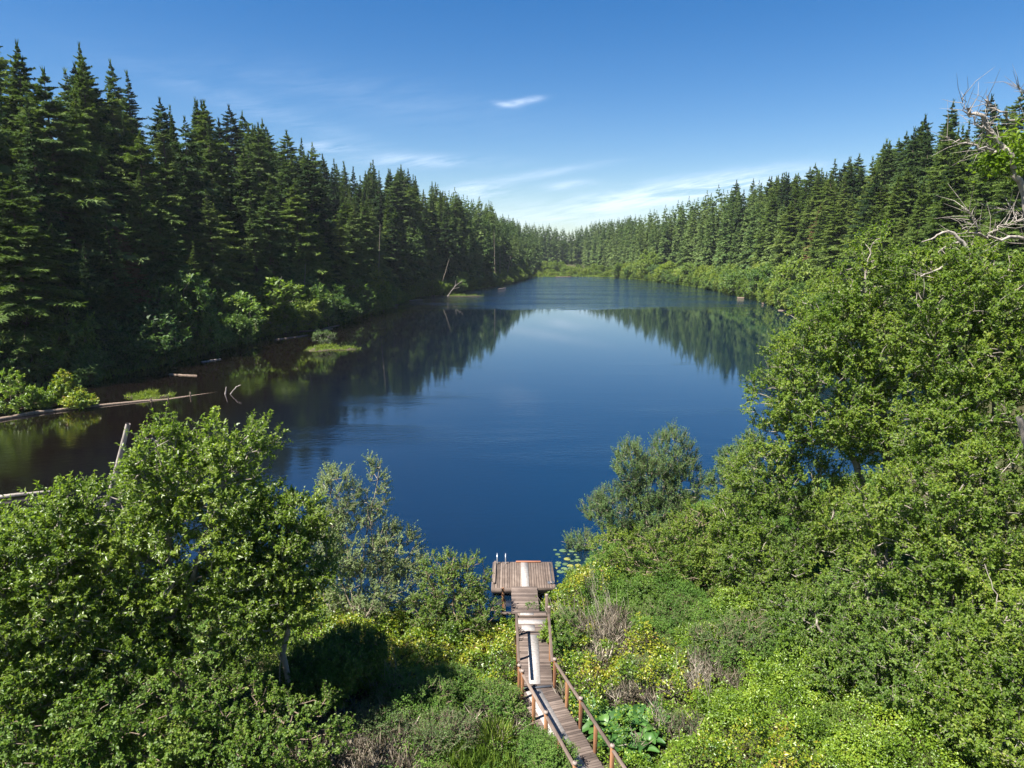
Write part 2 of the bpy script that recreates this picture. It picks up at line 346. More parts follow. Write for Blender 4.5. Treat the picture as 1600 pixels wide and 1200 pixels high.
def polyline(pts, r0, r1, sides=6, wob=0, sub=4):
    pts = np.array(pts, float); t = np.linspace(0, len(pts)-1, (len(pts)-1)*sub+1)
    i = np.arange(len(pts)); P = np.stack([np.interp(t, i, pts[:,k]) for k in range(3)], 1)
    if wob: P[1:-1] += rng.normal(size=(len(P)-2,3))*wob
    r = np.linspace(r0, r1, len(P)); return tube_chain(P, r, sides)
def tube_chain(P, r, sides=6):
    n = len(P); ax = np.gradient(P, axis=0); ax = unit(ax); ref = np.array([.13,.97,.2]) if abs(ax[0][2]) > .6 else np.array([.1,.2,1.])
    a = unit(np.cross(ax, ref)); b = np.cross(ax, a); th = np.arange(sides)*2*math.pi/sides
    V = (P[:,None,:]+(a[:,None,:]*np.cos(th)[None,:,None]+b[:,None,:]*np.sin(th)[None,:,None])*r[:,None,None]).reshape(-1,3)
    k = np.arange(sides); k2 = (k+1) % sides
    F = (np.stack([k, k2, k2+sides, k+sides], 1)[None]+(np.arange(n-1)*sides)[:,None,None]).reshape(-1,4)
    V = np.concatenate([V, P[:1], P[-1:]]); c0, c1 = len(V)-2, len(V)-1
    caps = [[c0, (q+1) % sides, q, q] for q in range(sides)]+[[c1, (n-1)*sides+q, (n-1)*sides+(q+1) % sides, (n-1)*sides+(q+1) % sides] for q in range(sides)]
    return V, np.concatenate([F, np.array(caps)])

FULL = 1.0
def broadleaf(lobes, trunks, n_cl, per, L, W, twig=.5, r_trunk=.12, sides=6, shell=.5, up=.75, bare=0., tw_n=4, hang=0., thin=.008):
    """skeleton grown through clusters inside the lobes; returns (bark mesh data, leaf mesh data, tint). trunks: lists of points."""
    lobes = [np.array([*l[:3], *(FULL*np.array(l[3:6]))], float) for l in lobes]; n_cl = int(n_cl*FULL**2.2); vol = np.array([l[3]*l[4]*l[5] for l in lobes])**.75
    pick = rng.choice(len(lobes), n_cl, p=vol/vol.sum()); C = np.array([l[:3] for l in lobes])[pick]; S = np.array([l[3:6] for l in lobes])[pick]
    rad = rng.random(n_cl)**(1/3.)*(1-shell)+shell*rng.random(n_cl)**.18; dirs = rvec(n_cl)
    # uneven outline: lumpy radius by direction
    lump = .74+.5*fbm(dirs[:,0]*2.2+pick*7.7, dirs[:,1]*2.2+dirs[:,2]*3.1, 21, 3)
    pts = C+dirs*S*(rad*lump)[:,None]
    g = terr(pts[:,0], pts[:,1]); pts[:,2] = np.maximum(pts[:,2], g+.15)
    nodes_, par, depth = [], [], []
    for tr in trunks:
        tr = np.array(tr, float); nseg = max(3, int(np.sum(np.linalg.norm(np.diff(tr, axis=0), axis=1))/.45))
        t = np.linspace(0, len(tr)-1, nseg+1); Pn = np.stack([np.interp(t, np.arange(len(tr)), tr[:,k]) for k in range(3)], 1)
        Pn[1:] += np.cumsum(rng.normal(size=(nseg,3))*[.05,.05,.01], axis=0)
        for j, q in enumerate(Pn): nodes_.append(q); par.append(len(nodes_)-2 if j else -1); depth.append(j*.45)
    nt_ = len(nodes_); T = np.array(nodes_)
    d = np.min(np.linalg.norm(pts[:,None]-T[None], axis=2), axis=1); order = np.argsort(d)
    X = np.zeros((nt_+n_cl,3)); X[:nt_] = T; Dp = np.zeros(nt_+n_cl); Dp[:nt_] = depth
    par = par+[0]*n_cl; m = nt_; cl_idx = []
    for q in order:
        v = pts[q]-X[:m]; dist = np.linalg.norm(v, axis=1)
        cost = dist*(1+.9*np.clip(-v[:,2]/np.maximum(dist,1e-3), 0, 1))+.22*Dp[:m]
        b = int(np.argmin(cost)); X[m] = pts[q]; par[m] = b; Dp[m] = Dp[b]+dist[b]; cl_idx.append(m); m += 1
    par = np.array(par); cnt = np.ones(m)
    for q in range(m-1, -1, -1):
        if par[q] >= 0: cnt[par[q]] += cnt[q]
    rr = thin+(r_trunk-thin)*(cnt/cnt.max())**.5
    e = np.where(par >= 0)[0]; A, B = X[par[e]], X[e]; ln = np.linalg.norm(B-A, axis=1, keepdims=True)
    Mi = (A+B)/2+rng.normal(size=A.shape)*ln*.07+np.array([0,0,1])*ln*.06*(e[:,None] >= nt_)
    ra, rb = np.minimum(rr[par[e]], rr[e]*1.9), rr[e]; rm = (ra+rb)/2
    bark = [tubes(A, Mi, ra, rm, 5), tubes(Mi, B, rm, rb, 5)]
    ci = np.array(cl_idx); cen = X[ci]; outw = unit(cen-C[order]); nC = len(ci)
    # twiglets
    base = np.repeat(cen, tw_n, 0); ow = np.repeat(outw, tw_n, 0); n = len(base)
    td = unit(ow*.7+rvec(n)*.9+np.array([0,0,up])); tl = twig*(.5+.8*rng.random(n)); tip = base+td*tl[:,None]-np.array([0,0,hang])*tl[:,None]
    bark.append(tubes(base, tip, np.full(n, thin), np.full(n, thin*.35), 3 if False else 4))
    keep = rng.random(n) >= bare; base, td, tl, tip, ow = base[keep], td[keep], tl[keep], tip[keep], ow[keep]; n = len(base)
    tone = rng.normal(size=n)*.12
    k = max(2, per//tw_n); s = (np.arange(k)+rng.random((n,k)))/k; s = .15+.9*s
    LP = base[:,None]+(tip-base)[:,None]*s[:,:,None]+rng.normal(size=(n,k,3))*.03*twig
    side = rvec(n*k).reshape(n,k,3); LD = unit(td[:,None]*.55+side*.9+np.array([0,0,-.1]))
    NN = unit(rvec(n*k).reshape(n,k,3)*.62+np.array([-.25,-.15,.9])+ow[:,None]*.55)
    LP, LD, NN = LP.reshape(-1,3), LD.reshape(-1,3), NN.reshape(-1,3); q = len(LP); sz = .65+.6*rng.random(q)
    lv = leaves(LP, LD, NN, L*sz, W*sz)
    tint = np.repeat(np.clip(.42+np.repeat(tone, k)+rng.normal(size=q)*.16, 0, 1), 2)
    return merge(bark), lv, tint
def plant(name, label, cat, base, data, bark, leaf, group=None, pn=('trunk','crown')):
    (bV, bF), (lV, lF), tint = data; base = np.array(base, float); e = empty(name, base)
    obj(pn[0], mesh_np(pn[0], bV-base, bF, tint=np.full(len(bF), .5), smooth=True, mats=[bark]), e)
    obj(pn[1], mesh_np(pn[1], lV-base, lF, tint=tint, mats=[leaf]), e)
    return tag(e, label, cat, group)

# ------------------------------------------------------------------ conifers
def conifer_data(h=38., rmax=4.2, base=.22, whorls=58, per=8, sprays=16, seed=1, ragged=.25, power=.75, sl=1.0, fingers=True, wide=.22):
    global rng
    keep = rng; rng = np.random.default_rng(seed)
    tz = np.linspace(0, h, 12); wob = np.cumsum(rng.normal(size=(12,2))*.06, 0); wob[0] = 0
    axis = lambda z: np.stack([np.interp(z, tz, wob[:,0]), np.interp(z, tz, wob[:,1]), z], -1)
    tr = tube_chain(axis(tz), np.interp(tz, [0,h*.08,h], [.48,.36,.02])*h/38, 7)
    # branches
    t = np.linspace(0, 1, whorls)**.92; t = np.repeat(t, per)+rng.normal(size=whorls*per)*.010; t = np.clip(t, 0, .995)
    z = h*(base+(1-base)*t); n = len(z); az = rng.random(n)*2*math.pi
    prof = np.minimum((1-t)**power, (1-t)*2.9)*np.clip(.45+t*2.6, 0, 1); lump = 1+ragged*(rng.normal(size=n)*.75+1.3*(fbm(az*1.6, t*4.5, seed, 2)-.4))
    Ln = np.maximum(rmax*prof*np.clip(lump, .3, 1.6), .22)
    ang = np.interp(t, [0,.5,.85,1], [-.28,-.05,.25,.75])+rng.normal(size=n)*.1
    d = np.stack([np.cos(az)*np.cos(ang), np.sin(az)*np.cos(ang), np.sin(ang)], 1); P0 = axis(z)
    def onb(s): # point on the drooping branch
        return P0[:,None]+d[:,None]*(Ln[:,None]*s)[:,:,None]-np.array([0,0,1.])*(Ln[:,None]*(.20*s**2-.07*s**4))[:,:,None]
    bt = [tubes(onb(np.full((n,1),a))[:,0], onb(np.full((n,1),b))[:,0], Ln*.012*(1-a), Ln*.012*(1-b)+.004, 4) for a, b in ((0,.5),(.5,.95))]
    tr = merge([tr]+bt)
    s = .16+.84*(np.arange(sprays)+rng.random((n,sprays)))/sprays; base_p = onb(s); nxt = onb(s+.05); fw = unit(nxt-base_p)
    sidev = unit(np.cross(fw, np.array([0,0,1.])))
    Vs, Fs, T, o = [], [], [], 0
    for sg in (-1, 1, 0):
        dirn = unit(fw*.75+sidev*sg*(.85 if sg else .0)+rng.normal(size=fw.shape)*.24+np.array([0,0,-.30 if sg else -.02]))
        ll = (Ln[:,None]*.36*(1.12-s*.72)*(.7+.6*rng.random(s.shape))*sl+.09)
        if sg == 0: ll = ll*.7; dirn = unit(dirn+np.array([0,0,-.1]))
        nn = unit(np.array([0,0,1.])+rng.normal(size=fw.shape)*.7)
        q = n*sprays; Pq, Dq, Nq, lq = base_p.reshape(q,3), dirn.reshape(q,3), nn.reshape(q,3), ll.reshape(q)
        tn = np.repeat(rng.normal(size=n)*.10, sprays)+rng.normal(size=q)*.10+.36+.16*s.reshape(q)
        # each spray: a main frond and two side fingers
        S = unit(np.cross(Dq, Nq))
        for (a0, sd, lf, wf) in (((0,0,1,wide*.68), (.28,.6,.62,.15), (.36,-.6,.62,.15)) if fingers else ((0,0,1,wide),)):
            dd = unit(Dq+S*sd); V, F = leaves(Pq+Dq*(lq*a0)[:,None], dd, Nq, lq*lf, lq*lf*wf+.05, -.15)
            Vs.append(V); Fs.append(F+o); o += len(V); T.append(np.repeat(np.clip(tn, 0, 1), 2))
    lead = leaves(np.repeat(axis(np.array([h-.4])), 6, 0), unit(np.array([[math.cos(a)*.16, math.sin(a)*.16, 1] for a in range(6)])), rvec(6), 1.5, .13)
    Vs.append(lead[0]); Fs.append(lead[1]+o); T.append(np.full(12, .4))
    rng = keep
    return tr, (np.concatenate(Vs), np.concatenate(Fs)), np.concatenate(T)

CON = []
specs = [dict(h=40,rmax=5.8,base=.10,ragged=.30,power=.66), dict(h=40,rmax=5.0,base=.06,ragged=.24,power=.72), dict(h=40,rmax=6.4,base=.16,ragged=.42,power=.58,whorls=46),
         dict(h=40,rmax=5.6,base=.08,ragged=.28,power=.78), dict(h=40,rmax=6.2,base=.22,ragged=.5,power=.5,whorls=42,per=6), dict(h=40,rmax=4.4,base=.06,ragged=.22,power=.68),
         dict(h=40,rmax=6.2,base=.04,ragged=.3,power=.75,whorls=54), dict(h=40,rmax=6.0,base=.12,ragged=.38,power=.6)]
for i, s_ in enumerate(specs):
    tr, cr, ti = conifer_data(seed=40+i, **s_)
    CON.append((mesh_np('fir_trunk', tr[0], tr[1], smooth=True, mats=[fir_bark]), [mesh_np('fir_crown', cr[0], cr[1], tint=ti, mats=[m]) for m in ((fir_dark, fir_olive_lit, fir_rust) if i in (3,4) else (fir_dark, fir_olive_lit))], s_))
SKYL = [(-150,0),(0,44),(40,68),(100,72),(150,92),(200,120),(260,144),(300,158),(370,172),(430,198),(480,224),(560,252),(640,268),(700,292),(760,312),(790,335),(820,350),(850,352),(880,358),(893,362),(910,352),(940,343),(970,342),(1010,330),(1060,314),(1120,294),(1180,283),(1240,268),(1300,250),(1340,243),(1400,214),(1450,185),(1490,168),(1560,165),(1700,120)]
sku = np.array([s[0] for s in SKYL], float); skv = np.array([s[1] for s in SKYL], float)
LOOK = ['dark green fir', 'slender fir', 'ragged broad fir', 'evenly tapered fir', 'open-crowned fir', 'narrow spire fir', 'full skirted fir', 'shaggy fir']

def plan_forest():
    r = random.Random(5); cand = []
    def row(side, off, y0, y1, step, hf, shade):
        y = y0
        while y < y1:
            o = off + r.uniform(-3.2, 3.2)*(1+off/40); yy = y+r.uniform(-2,2)
            x = (np.interp(yy, LY, LX)-o) if side == 'L' else (np.interp(yy, RY, RX)+o)
            cand.append([side, off, float(x), yy, r.uniform(*hf), shade, r.random()])
            y += step(y)*(1.5 if y > 520 else 1)*r.choice((.5,.8,1.,1.2,1.55))
    st = lambda k: (lambda y: k*(4.1+.003*y))
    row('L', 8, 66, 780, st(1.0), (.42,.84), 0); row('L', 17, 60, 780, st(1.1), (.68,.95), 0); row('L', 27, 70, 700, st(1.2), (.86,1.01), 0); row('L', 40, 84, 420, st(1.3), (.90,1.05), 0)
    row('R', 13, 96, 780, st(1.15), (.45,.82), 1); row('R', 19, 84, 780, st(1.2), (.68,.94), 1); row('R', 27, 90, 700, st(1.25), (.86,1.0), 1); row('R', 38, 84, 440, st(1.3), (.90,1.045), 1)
    for k, (o, hf) in enumerate(((275,(.7,.9)),(290,(.85,1.0)),(306,(.93,1.03)))):
        x = -60.
        while x < 150:
            cand.append(['F', 60+k, x+r.uniform(-2,2), 528+o+r.uniform(-5,5), r.uniform(*hf), 0, r.random()]); x += 4.4
    out = []
    for c in cand:
        side, off, x, y, hf, shade, q = c; g = float(terr(x, y)); 
        if g < .05: continue
        zt = 30.; u = 0
        for _ in range(3):
            u, _v = proj(x, y, zt); zt = ztop(float(np.interp(u, sku, skv))+ (0 if side != 'F' else -2), y)
        if u < -260 or u > 1800: continue
        h = (zt-H)*1.0+H-g if hf > .93 else (zt-g)*hf
        if hf > .93: h = (zt-g)*(hf)
        if h > 50: h = 50*r.uniform(.9,1.0)
        if h < 13: continue
        out.append(dict(side=side, off=off, x=x, y=y, z=g, h=h, u=u, shade=shade, q=q, size=h/math.hypot(x, y)))
    return out
TREES = plan_forest()
TREES.sort(key=lambda t: -t['size'])
inview = [t for t in TREES if -40 < t['u'] < 1640]
near_set = inview[:292]; ids = set(id(t) for t in near_set)
for t in TREES:
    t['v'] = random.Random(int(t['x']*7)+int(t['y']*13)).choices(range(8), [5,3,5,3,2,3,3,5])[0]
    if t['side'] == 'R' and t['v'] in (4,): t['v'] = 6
NAMES = {'L':'left bank', 'R':'right bank', 'F':'far end of the lake'}
ROWN = lambda t: {'L':{8:'waterside rank',17:'second rank',27:'third rank',40:'top rank'}, 'R':{13:'waterside rank',19:'second rank',27:'third rank',38:'top rank'}, 'F':{60:'first rank',61:'middle rank',62:'back rank'}}[t['side']][t['off']]
def ordinal(n): return f"{n}{'th' if 10 <= n % 100 <= 20 else {1:'st',2:'nd',3:'rd'}.get(n % 10, 'th')}"
groups = {}
for t in near_set: groups.setdefault((t['side'], t['off']), []).append(t)
for k, g in groups.items():
    g.sort(key=lambda t: t['u'])
    for i, t in enumerate(g):
        t['label'] = f"{LOOK[t['v']]} in the {ROWN(t)} of the {NAMES[t['side']]}, {ordinal(i+1)} from the left"
def place_fir(t):
    tm, cms, s_ = CON[t['v']]; r = random.Random(int(t['x']*31+t['y']*17)); k = t['h']/s_['h']
    e = empty('fir_tree', (t['x'], t['y'], t['z']-.3), r.random()*6.28); w = k*r.uniform(.9,1.4)*(1.2 if k < .8 else 1)
    e.scale = (w, w, k); e.rotation_euler = (r.gauss(0,.022), r.gauss(0,.022), r.random()*6.28)
    rust = len(cms) > 2 and t['v'] == 3 and t['off'] < 20 and t['q'] < (.5 if t['side'] == 'R' else .2)
    obj('trunk', tm, e); obj('crown', cms[2] if rust else cms[t['shade'] if t['q'] > .3 else 1-t['shade']], e)  # right bank mostly takes the sunlit-toned crown, left bank the dark one
    lab = t.get('label', 'fir tree standing beyond the frame')
    if rust: lab = lab.replace('evenly tapered fir', 'rust-brown dying fir')
    tag(e, lab, 'fir tree', {'L':'firs on the left bank','R':'firs on the right bank','F':'firs beyond the far marsh'}[t['side']])
for t in near_set: place_fir(t)
# the far-off remainder: one wood nobody could count, and the trees just outside the frame
def far_wood():
    tr, cr, ti = conifer_data(h=40, rmax=6.0, base=.05, whorls=34, per=6, sprays=5, seed=77, ragged=.35, sl=1.4, power=.6, fingers=False, wide=.5)
    V0, F0 = cr; rest = [t for t in TREES if id(t) not in ids]; Vs, Fs, T, o = [], [], [], 0; r = random.Random(3)
    for t in rest:
        k = t['h']/40; a = r.random()*6.28; c, s = math.cos(a), math.sin(a); w = k*r.uniform(.9,1.2)
        V = np.stack([(V0[:,0]*c-V0[:,1]*s)*w+t['x'], (V0[:,0]*s+V0[:,1]*c)*w+t['y'], V0[:,2]*k+t['z']], 1)
        Vs.append(V); Fs.append(F0+o); o += len(V); T.append(np.clip(ti+r.uniform(-.25,.25)+.12*t['shade'], 0, 1))  # right-bank trees tinted lighter, sunlight put into the colour
    m = obj('far_forest', mesh_np('far_forest', np.concatenate(Vs), np.concatenate(Fs), tint=np.concatenate(T), mats=[fir_dark]))
    tag(m, 'distant conifer wood closing the far end of the lake', 'forest', kind='stuff')
    print('firs', len(near_set), 'far', len(rest))
far_wood()

# ------------------------------------------------------------------ shrubs along the banks
SHR = []
for i in range(6):
    keep = rng; rng = np.random.default_rng(300+i)
    lob = [(0,0,1.5,1.6,1.6,1.4)]+[(rng.uniform(-1.3,1.3), rng.uniform(-1.3,1.3), rng.uniform(1.2,2.6), rng.uniform(.7,1.2), rng.uniform(.7,1.2), rng.uniform(.7,1.3)) for _ in range(5)]
    # built at the local origin: lift off the terrain test by working high up
    lob = [(a+1000,b-300,c+60,d,e,f) for a,b,c,d,e,f in lob]
    st = [[(1000+rng.uniform(-.3,.3),-300+rng.uniform(-.3,.3),60),(1000+rng.uniform(-1,1),-300+rng.uniform(-1,1),62.2)] for _ in range(4)]
    _t = terr; terr = lambda x, y: np.full(np.shape(x), 59.8)
    (bV,bF),(lV,lF),ti = broadleaf(lob, st, 190, 44, .24, .13, twig=.55, r_trunk=.05, thin=.012)
    terr = _t; off = np.array([1000,-300,60.]); rng = keep
    bm_ = mesh_np('stem', bV-off, bF, tint=np.full(len(bF),.5), mats=[alder_bark]); SHR.append((bm_, [mesh_np('foliage', lV-off, lF, tint=ti, mats=[m]) for m in (bank_leaf, bank_leaf_y)]))
def bank_shrubs():
    r = random.Random(11); L = []
    for side, y0, y1 in (('L',78,505),('R',92,520)):
        y = y0
        while y < y1:
            for o in ((.6, 5.0) if side == 'L' else (.6, 4.6, 9.)) if y < 330 else (1.0, 5.0):
                oo = o+r.uniform(-1.,1.2); yy = y+r.uniform(-2,2); x = np.interp(yy, LY, LX)-oo if side == 'L' else np.interp(yy, RY, RX)+oo
                g = float(terr(x, yy))
                if g < -.6: continue
                big = r.random()
                s = r.uniform(.75,1.35)*(1.85 if o > 3 else 1.15)*(1.3 if side == 'R' else 1)*(1.4 if big > .85 else 1)*(1.2 if side == 'L' and yy < 190 else 1)
                L.append((side, float(x), yy, max(g,-.05), s, r.randrange(6), r.random(), 'third' if o > 8 else 'back' if o > 3 else 'front'))
            y += (4.8 if y < 200 else 6.5)*r.uniform(.8,1.25)
    x = -8.
    while x < 92:
        for o in (3, 14, 30, 52, 90, 140):
            yy = np.interp(x, FX, FY)+o+r.uniform(-4,4); L.append(('F', x+r.uniform(-3,3), float(yy), .2, r.uniform(.6,1.1)*(1+o*.012), r.randrange(6), .9, 'row%d' % o))
        x += 7.5
    L = [l for l in L if -30 < proj(l[1], l[2], l[3]+2)[0] < 1300 or l[0] == 'L']
    by = {}
    for l in L: by.setdefault((l[0], l[7]), []).append(l)
    for (side, rw), g in by.items():
        g.sort(key=lambda l: proj(l[1], l[2], 1)[0])
        for i, (sd, x, y, z, s, v, q, _r) in enumerate(g):
            e = empty('shrub', (x, y, z-.1), r.random()*6.28); e.scale = (s*r.uniform(.9,1.2), s*r.uniform(.9,1.2), s*r.uniform(.85,1.25))
            yel = (side == 'R' and q > .35) or (side == 'L' and q > (.5 if y < 200 else .15) and y > 135) or side == 'F'
            bm_, fm = SHR[v]; obj('stem', bm_, e); obj('foliage', fm[1 if yel else 0], e)
            tone = 'yellow-green' if yel else 'mid-green'
            where = {'L':{'front':'leaning over the water on the left bank','back':'behind the waterside shrubs on the left bank'},
                     'R':{'front':'at the water on the right bank','back':'behind the waterside shrubs on the right bank','third':'in the upper shrub belt of the right bank'},
                     'F':{'row3':'at the far marsh edge','row14':'just inside the far marsh','row30':'in the middle of the far marsh','row52':'towards the back of the far marsh','row90':'beyond the far marsh','row140':'at the foot of the farthest firs'}}[side][rw]
            tag(e, f"{tone} shrub {where}, {ordinal(i+1)} from the left", 'shrub', {'L':'shrubs along the left bank','R':'shrubs along the right bank','F':'shrubs on the far marsh'}[side])
bank_shrubs()

# ------------------------------------------------------------------ low growth written as leaf carpets
def blades(P, hgt, w, lean=.35, segs=1):
    n = len(P); d = unit(rvec(n)*lean+np.array([0,0,1.])); N_ = rvec(n)
    return leaves(P, d, N_, hgt, w, .05)
def marsh():
    n = 42000; x = rng.uniform(-15,96,n); y = np.interp(x, FX, FY)+rng.random(n)**1.5*240-1
    # and the bank verges
    m = 40000; side = rng.random(m) < .22; yy = 78+rng.random(m)**1.2*440; o = rng.exponential(2.2, m)-.6
    xx = np.where(side, np.interp(yy, LY, LX)-o, np.interp(yy, RY, RX)+o)
    X = np.concatenate([x, xx]); Y = np.concatenate([y, yy]); Z = terr(X, Y); k = (Z > -.25)&(Z < 3); X, Y, Z = X[k], Y[k], np.maximum(Z[k], -.02)
    hh = (.5+.7*rng.random(len(X)))*(.7+.9*fbm(X*.1, Y*.1, 8)); V, F = blades(np.stack([X,Y,Z],1), hh, .16+Y*.0006, .5)
    t = np.clip(.45+.9*(fbm(X*.06, Y*.06, 13)-.45)+rng.normal(size=len(X))*.15, 0, 1)
    tag(obj('marsh_grass', mesh_np('marsh_grass', V, F, tint=np.repeat(t,2), mats=[bank_leaf_y])), 'yellow-green sedge and grass of the far marsh and the water margins', 'marsh grass', kind='stuff')
marsh()

SEEDS = [ # (u, v, kind) of the near shore's ground cover
 (540,1040,'y'),(590,1010,'y'),(520,960,'y'),(660,1010,'y'),(740,1020,'y'),(790,1010,'y'),(770,1050,'y'),(700,1060,'y'),(620,1000,'y'),(560,1075,'y'),(470,1010,'g'),
 (640,1090,'f'),(690,1080,'f'),(760,1100,'f'),(600,1100,'f'),(800,1060,'f'),
 (560,1150,'d'),(640,1160,'d'),(700,1130,'d'),(790,1150,'d'),(820,1100,'d'),(740,1130,'d'),(500,1130,'d'),
 (770,1180,'r'),(840,1185,'f'),(850,1160,'f'),(700,1190,'f'),(600,1195,'d'),
 (880,950,'y'),(870,965,'f'),(895,965,'f'),(900,910,'y'),(890,980,'f'),(930,960,'f'),(960,940,'f'),(925,1000,'d'),(905,990,'y'),(945,975,'d'),(880,1020,'f'),
 (900,1040,'y'),(940,1040,'y'),(980,1060,'y'),(890,1080,'y'),(1000,1020,'y'),(1040,1040,'y'),(1060,1080,'y'),(930,1090,'y'),(900,1060,'d'),(980,1085,'d'),(950,1020,'d'),(1100,1060,'d'),
 (950,1130,'n'),(980,1120,'n'),(1015,1135,'n'),(985,1155,'n'),(925,1108,'n'),(960,1150,'n'),(1000,1090,'d'),(1030,1120,'d'),(940,1180,'r'),(1000,1170,'g'),
 (1050,980,'f'),(1010,970,'f'),(1080,960,'f'),(1120,1020,'f'),(1090,1000,'f'),(1160,1000,'f'),
 (1100,1110,'g'),(1150,1080,'g'),(1200,1100,'g'),(1170,1150,'g'),(1080,1170,'g'),(1250,1150,'g'),(1220,1060,'g'),(1300,1180,'g'),(1350,1130,'g'),(1240,1190,'y'),(1130,1190,'y'),(1050,1190,'g'),(1310,1090,'g'),
 (1450,1150,'g'),(1550,1150,'g'),(1600,1000,'f'),(1400,1000,'f'),(1270,950,'f'),(1500,900,'f'),(300,1000,'f'),(100,1050,'f'),(150,1180,'f'),(300,1190,'f'),(420,1100,'f'),(400,1190,'f'),(1180,900,'f'),(1060,880,'f'),(960,880,'f')]
def near_cover():
    sd = np.array([G(u, v, .5)[:2] for u, v, k in SEEDS]); kinds = np.array([k for u, v, k in SEEDS])
    n = 520000; x = rng.uniform(-24, 26, n); y = rng.uniform(11, 46, n)
    z = terr(x, y); k = z > -.05; x, y, z = x[k], y[k], z[k]
    u, v = proj(x, y, z+.4); k = (u > -140)&(u < 1740)&(v < 1330); x, y, z = x[k], y[k], z[k]
    # clear the boardwalk
    cx = np.where(y > 22, .86, .86+(22-y)*.326); k = ~((np.abs(x-cx) < .72)&(y > 10)&(y < 27.5)); x, y, z = x[k], y[k], z[k]
    jx = x+4.2*(fbm(x*1.1, y*1.1, 31, 5)-.46); jy = y+4.2*(fbm(x*1.1, y*1.1, 37, 5)-.46)
    best = np.full(len(x), 1e9); typ = np.zeros(len(x), int)
    for i, s in enumerate(sd):
        d = (jx-s[0])**2+(jy-s[1])**2; m = d < best; best[m] = d[m]; typ[m] = i
    kd = kinds[typ]; flip = rng.random(len(x)); mound = fbm(x*.55, y*.55, 41, 4); det = fbm(x*2.2, y*2.2, 43, 3)
    # distance-thinning is by picture size, so far cover uses fewer, larger leaves
    out = {}
    def sel(c): m = kd == c; return x[m], y[m], z[m], mound[m], det[m]
    for code, hb, L_, W_, dens, mat, name, label, cat in (
        ('y', .95, .095, .065, .8, salal_y, 'salal_thicket', 'yellow-tinged leathery thicket leaves beside the boardwalk', 'undergrowth'),
        ('g', .95, .085, .055, 1., salal_g, 'evergreen_thicket', 'fresh light green low thicket on the right near shore', 'undergrowth'),
        ('f', .75, .07, .035, 1., fern_leaf, 'fern_undergrowth', 'soft mid-green ferny growth covering the near shore', 'undergrowth')):
        X, Y, Z, mo, de = sel(code); q = rng.random(len(X)) < dens; X, Y, Z, mo, de = X[q], Y[q], Z[q], mo[q], de[q]
        rep = 2; X = np.repeat(X, rep)+rng.normal(size=len(X)*rep)*.06; Y = np.repeat(Y, rep)+rng.normal(size=len(Y)*rep)*.06; Z, mo, de = np.repeat(Z,rep), np.repeat(mo,rep), np.repeat(de,rep)
        top = hb*(.10+2.9*np.clip(mo-.28, 0, 1)+1.9*np.clip(de-.42, -.35, 1)); hz = top*(1-.55*rng.random(len(X))**2.2)
        P = np.stack([X, Y, Z+np.maximum(hz,.05)], 1); nn = unit(rvec(len(X))*.8+np.array([-.15,-.25,1.0])); D = unit(rvec(len(X))+np.array([0,0,.25]))
        s = (.6+.7*rng.random(len(X)))*(1+(Y-20)*.012); V, F = leaves(P, D, nn, L_*s, W_*s)
        t = np.clip(.40+1.1*(fbm(X*1.6, Y*1.6, 51)-.46)+rng.normal(size=len(X))*.17, 0, 1)
        tag(obj(name, mesh_np(name, V, F, tint=np.repeat(t,2), mats=[mat])), label, cat, kind='stuff')
    # dry brush: fine leafless sprays
    X, Y, Z, mo, de = sel('d'); n = len(X); P = np.stack([X,Y,Z+.05+.6*mo*rng.random(n)],1)
    V, F = blades(P, .25+.5*rng.random(n), .014+.012*rng.random(n), 1.1)
    q = rng.random(n) < .35; P2 = np.stack([X,Y,Z+.1+.75*np.clip(mo+.15,0,1)*rng.random(n)**.5],1)[q]; V2, F2 = leaves(P2, rvec(len(P2)), unit(rvec(len(P2))+[0,0,1]), .06, .03)
    m1 = mesh_np('dry_brush', V, F, tint=np.repeat(np.clip(.4+rng.normal(size=n)*.25,0,1),2), mats=[dry_leaf])
    tag(obj('dry_brush', m1), 'grey-brown leafless brushwood between the green thickets', 'brush', kind='stuff')
    tag(obj('brush_undergrowth', mesh_np('brush_undergrowth', V2, F2, tint=np.repeat(np.clip(.35+rng.normal(size=len(P2))*.15,0,1),2), mats=[grey_leaf])), 'thin grey-green leaves growing through the brushwood', 'undergrowth', kind='stuff')
    # grasses
    X, Y, Z, mo, de = sel('r'); X2, Y2, Z2, mo2, _ = sel('r2'); n = len(X)
    rep = 2; X, Y, Z = np.repeat(X,rep)+rng.normal(size=n*rep)*.08, np.repeat(Y,rep)+rng.normal(size=n*rep)*.08, np.repeat(Z,rep)
    V, F = blades(np.stack([X,Y,Z],1), .4+.35*rng.random(n*rep), .02, .55)
    tag(obj('grass', mesh_np('grass', V, F, tint=np.repeat(np.clip(.5+rng.normal(size=len(X))*.2,0,1),2), mats=[grass_leaf])), 'bright green grass tufts by the lower end of the boardwalk', 'grass', kind='stuff')
near_cover()

# ------------------------------------------------------------------ near trees and bushes
def lb(*a): # lobes from (u, v, Y, rx, ry, rz)
    return [(*AY(u, v, Y), rx, ry, rz) for u, v, Y, rx, ry, rz in a]
def gp(x, y): return (x, y, float(terr(x, y))-.05)
def ground_below(u, v, Y): p = AY(u, v, Y); return gp(p[0], p[1])

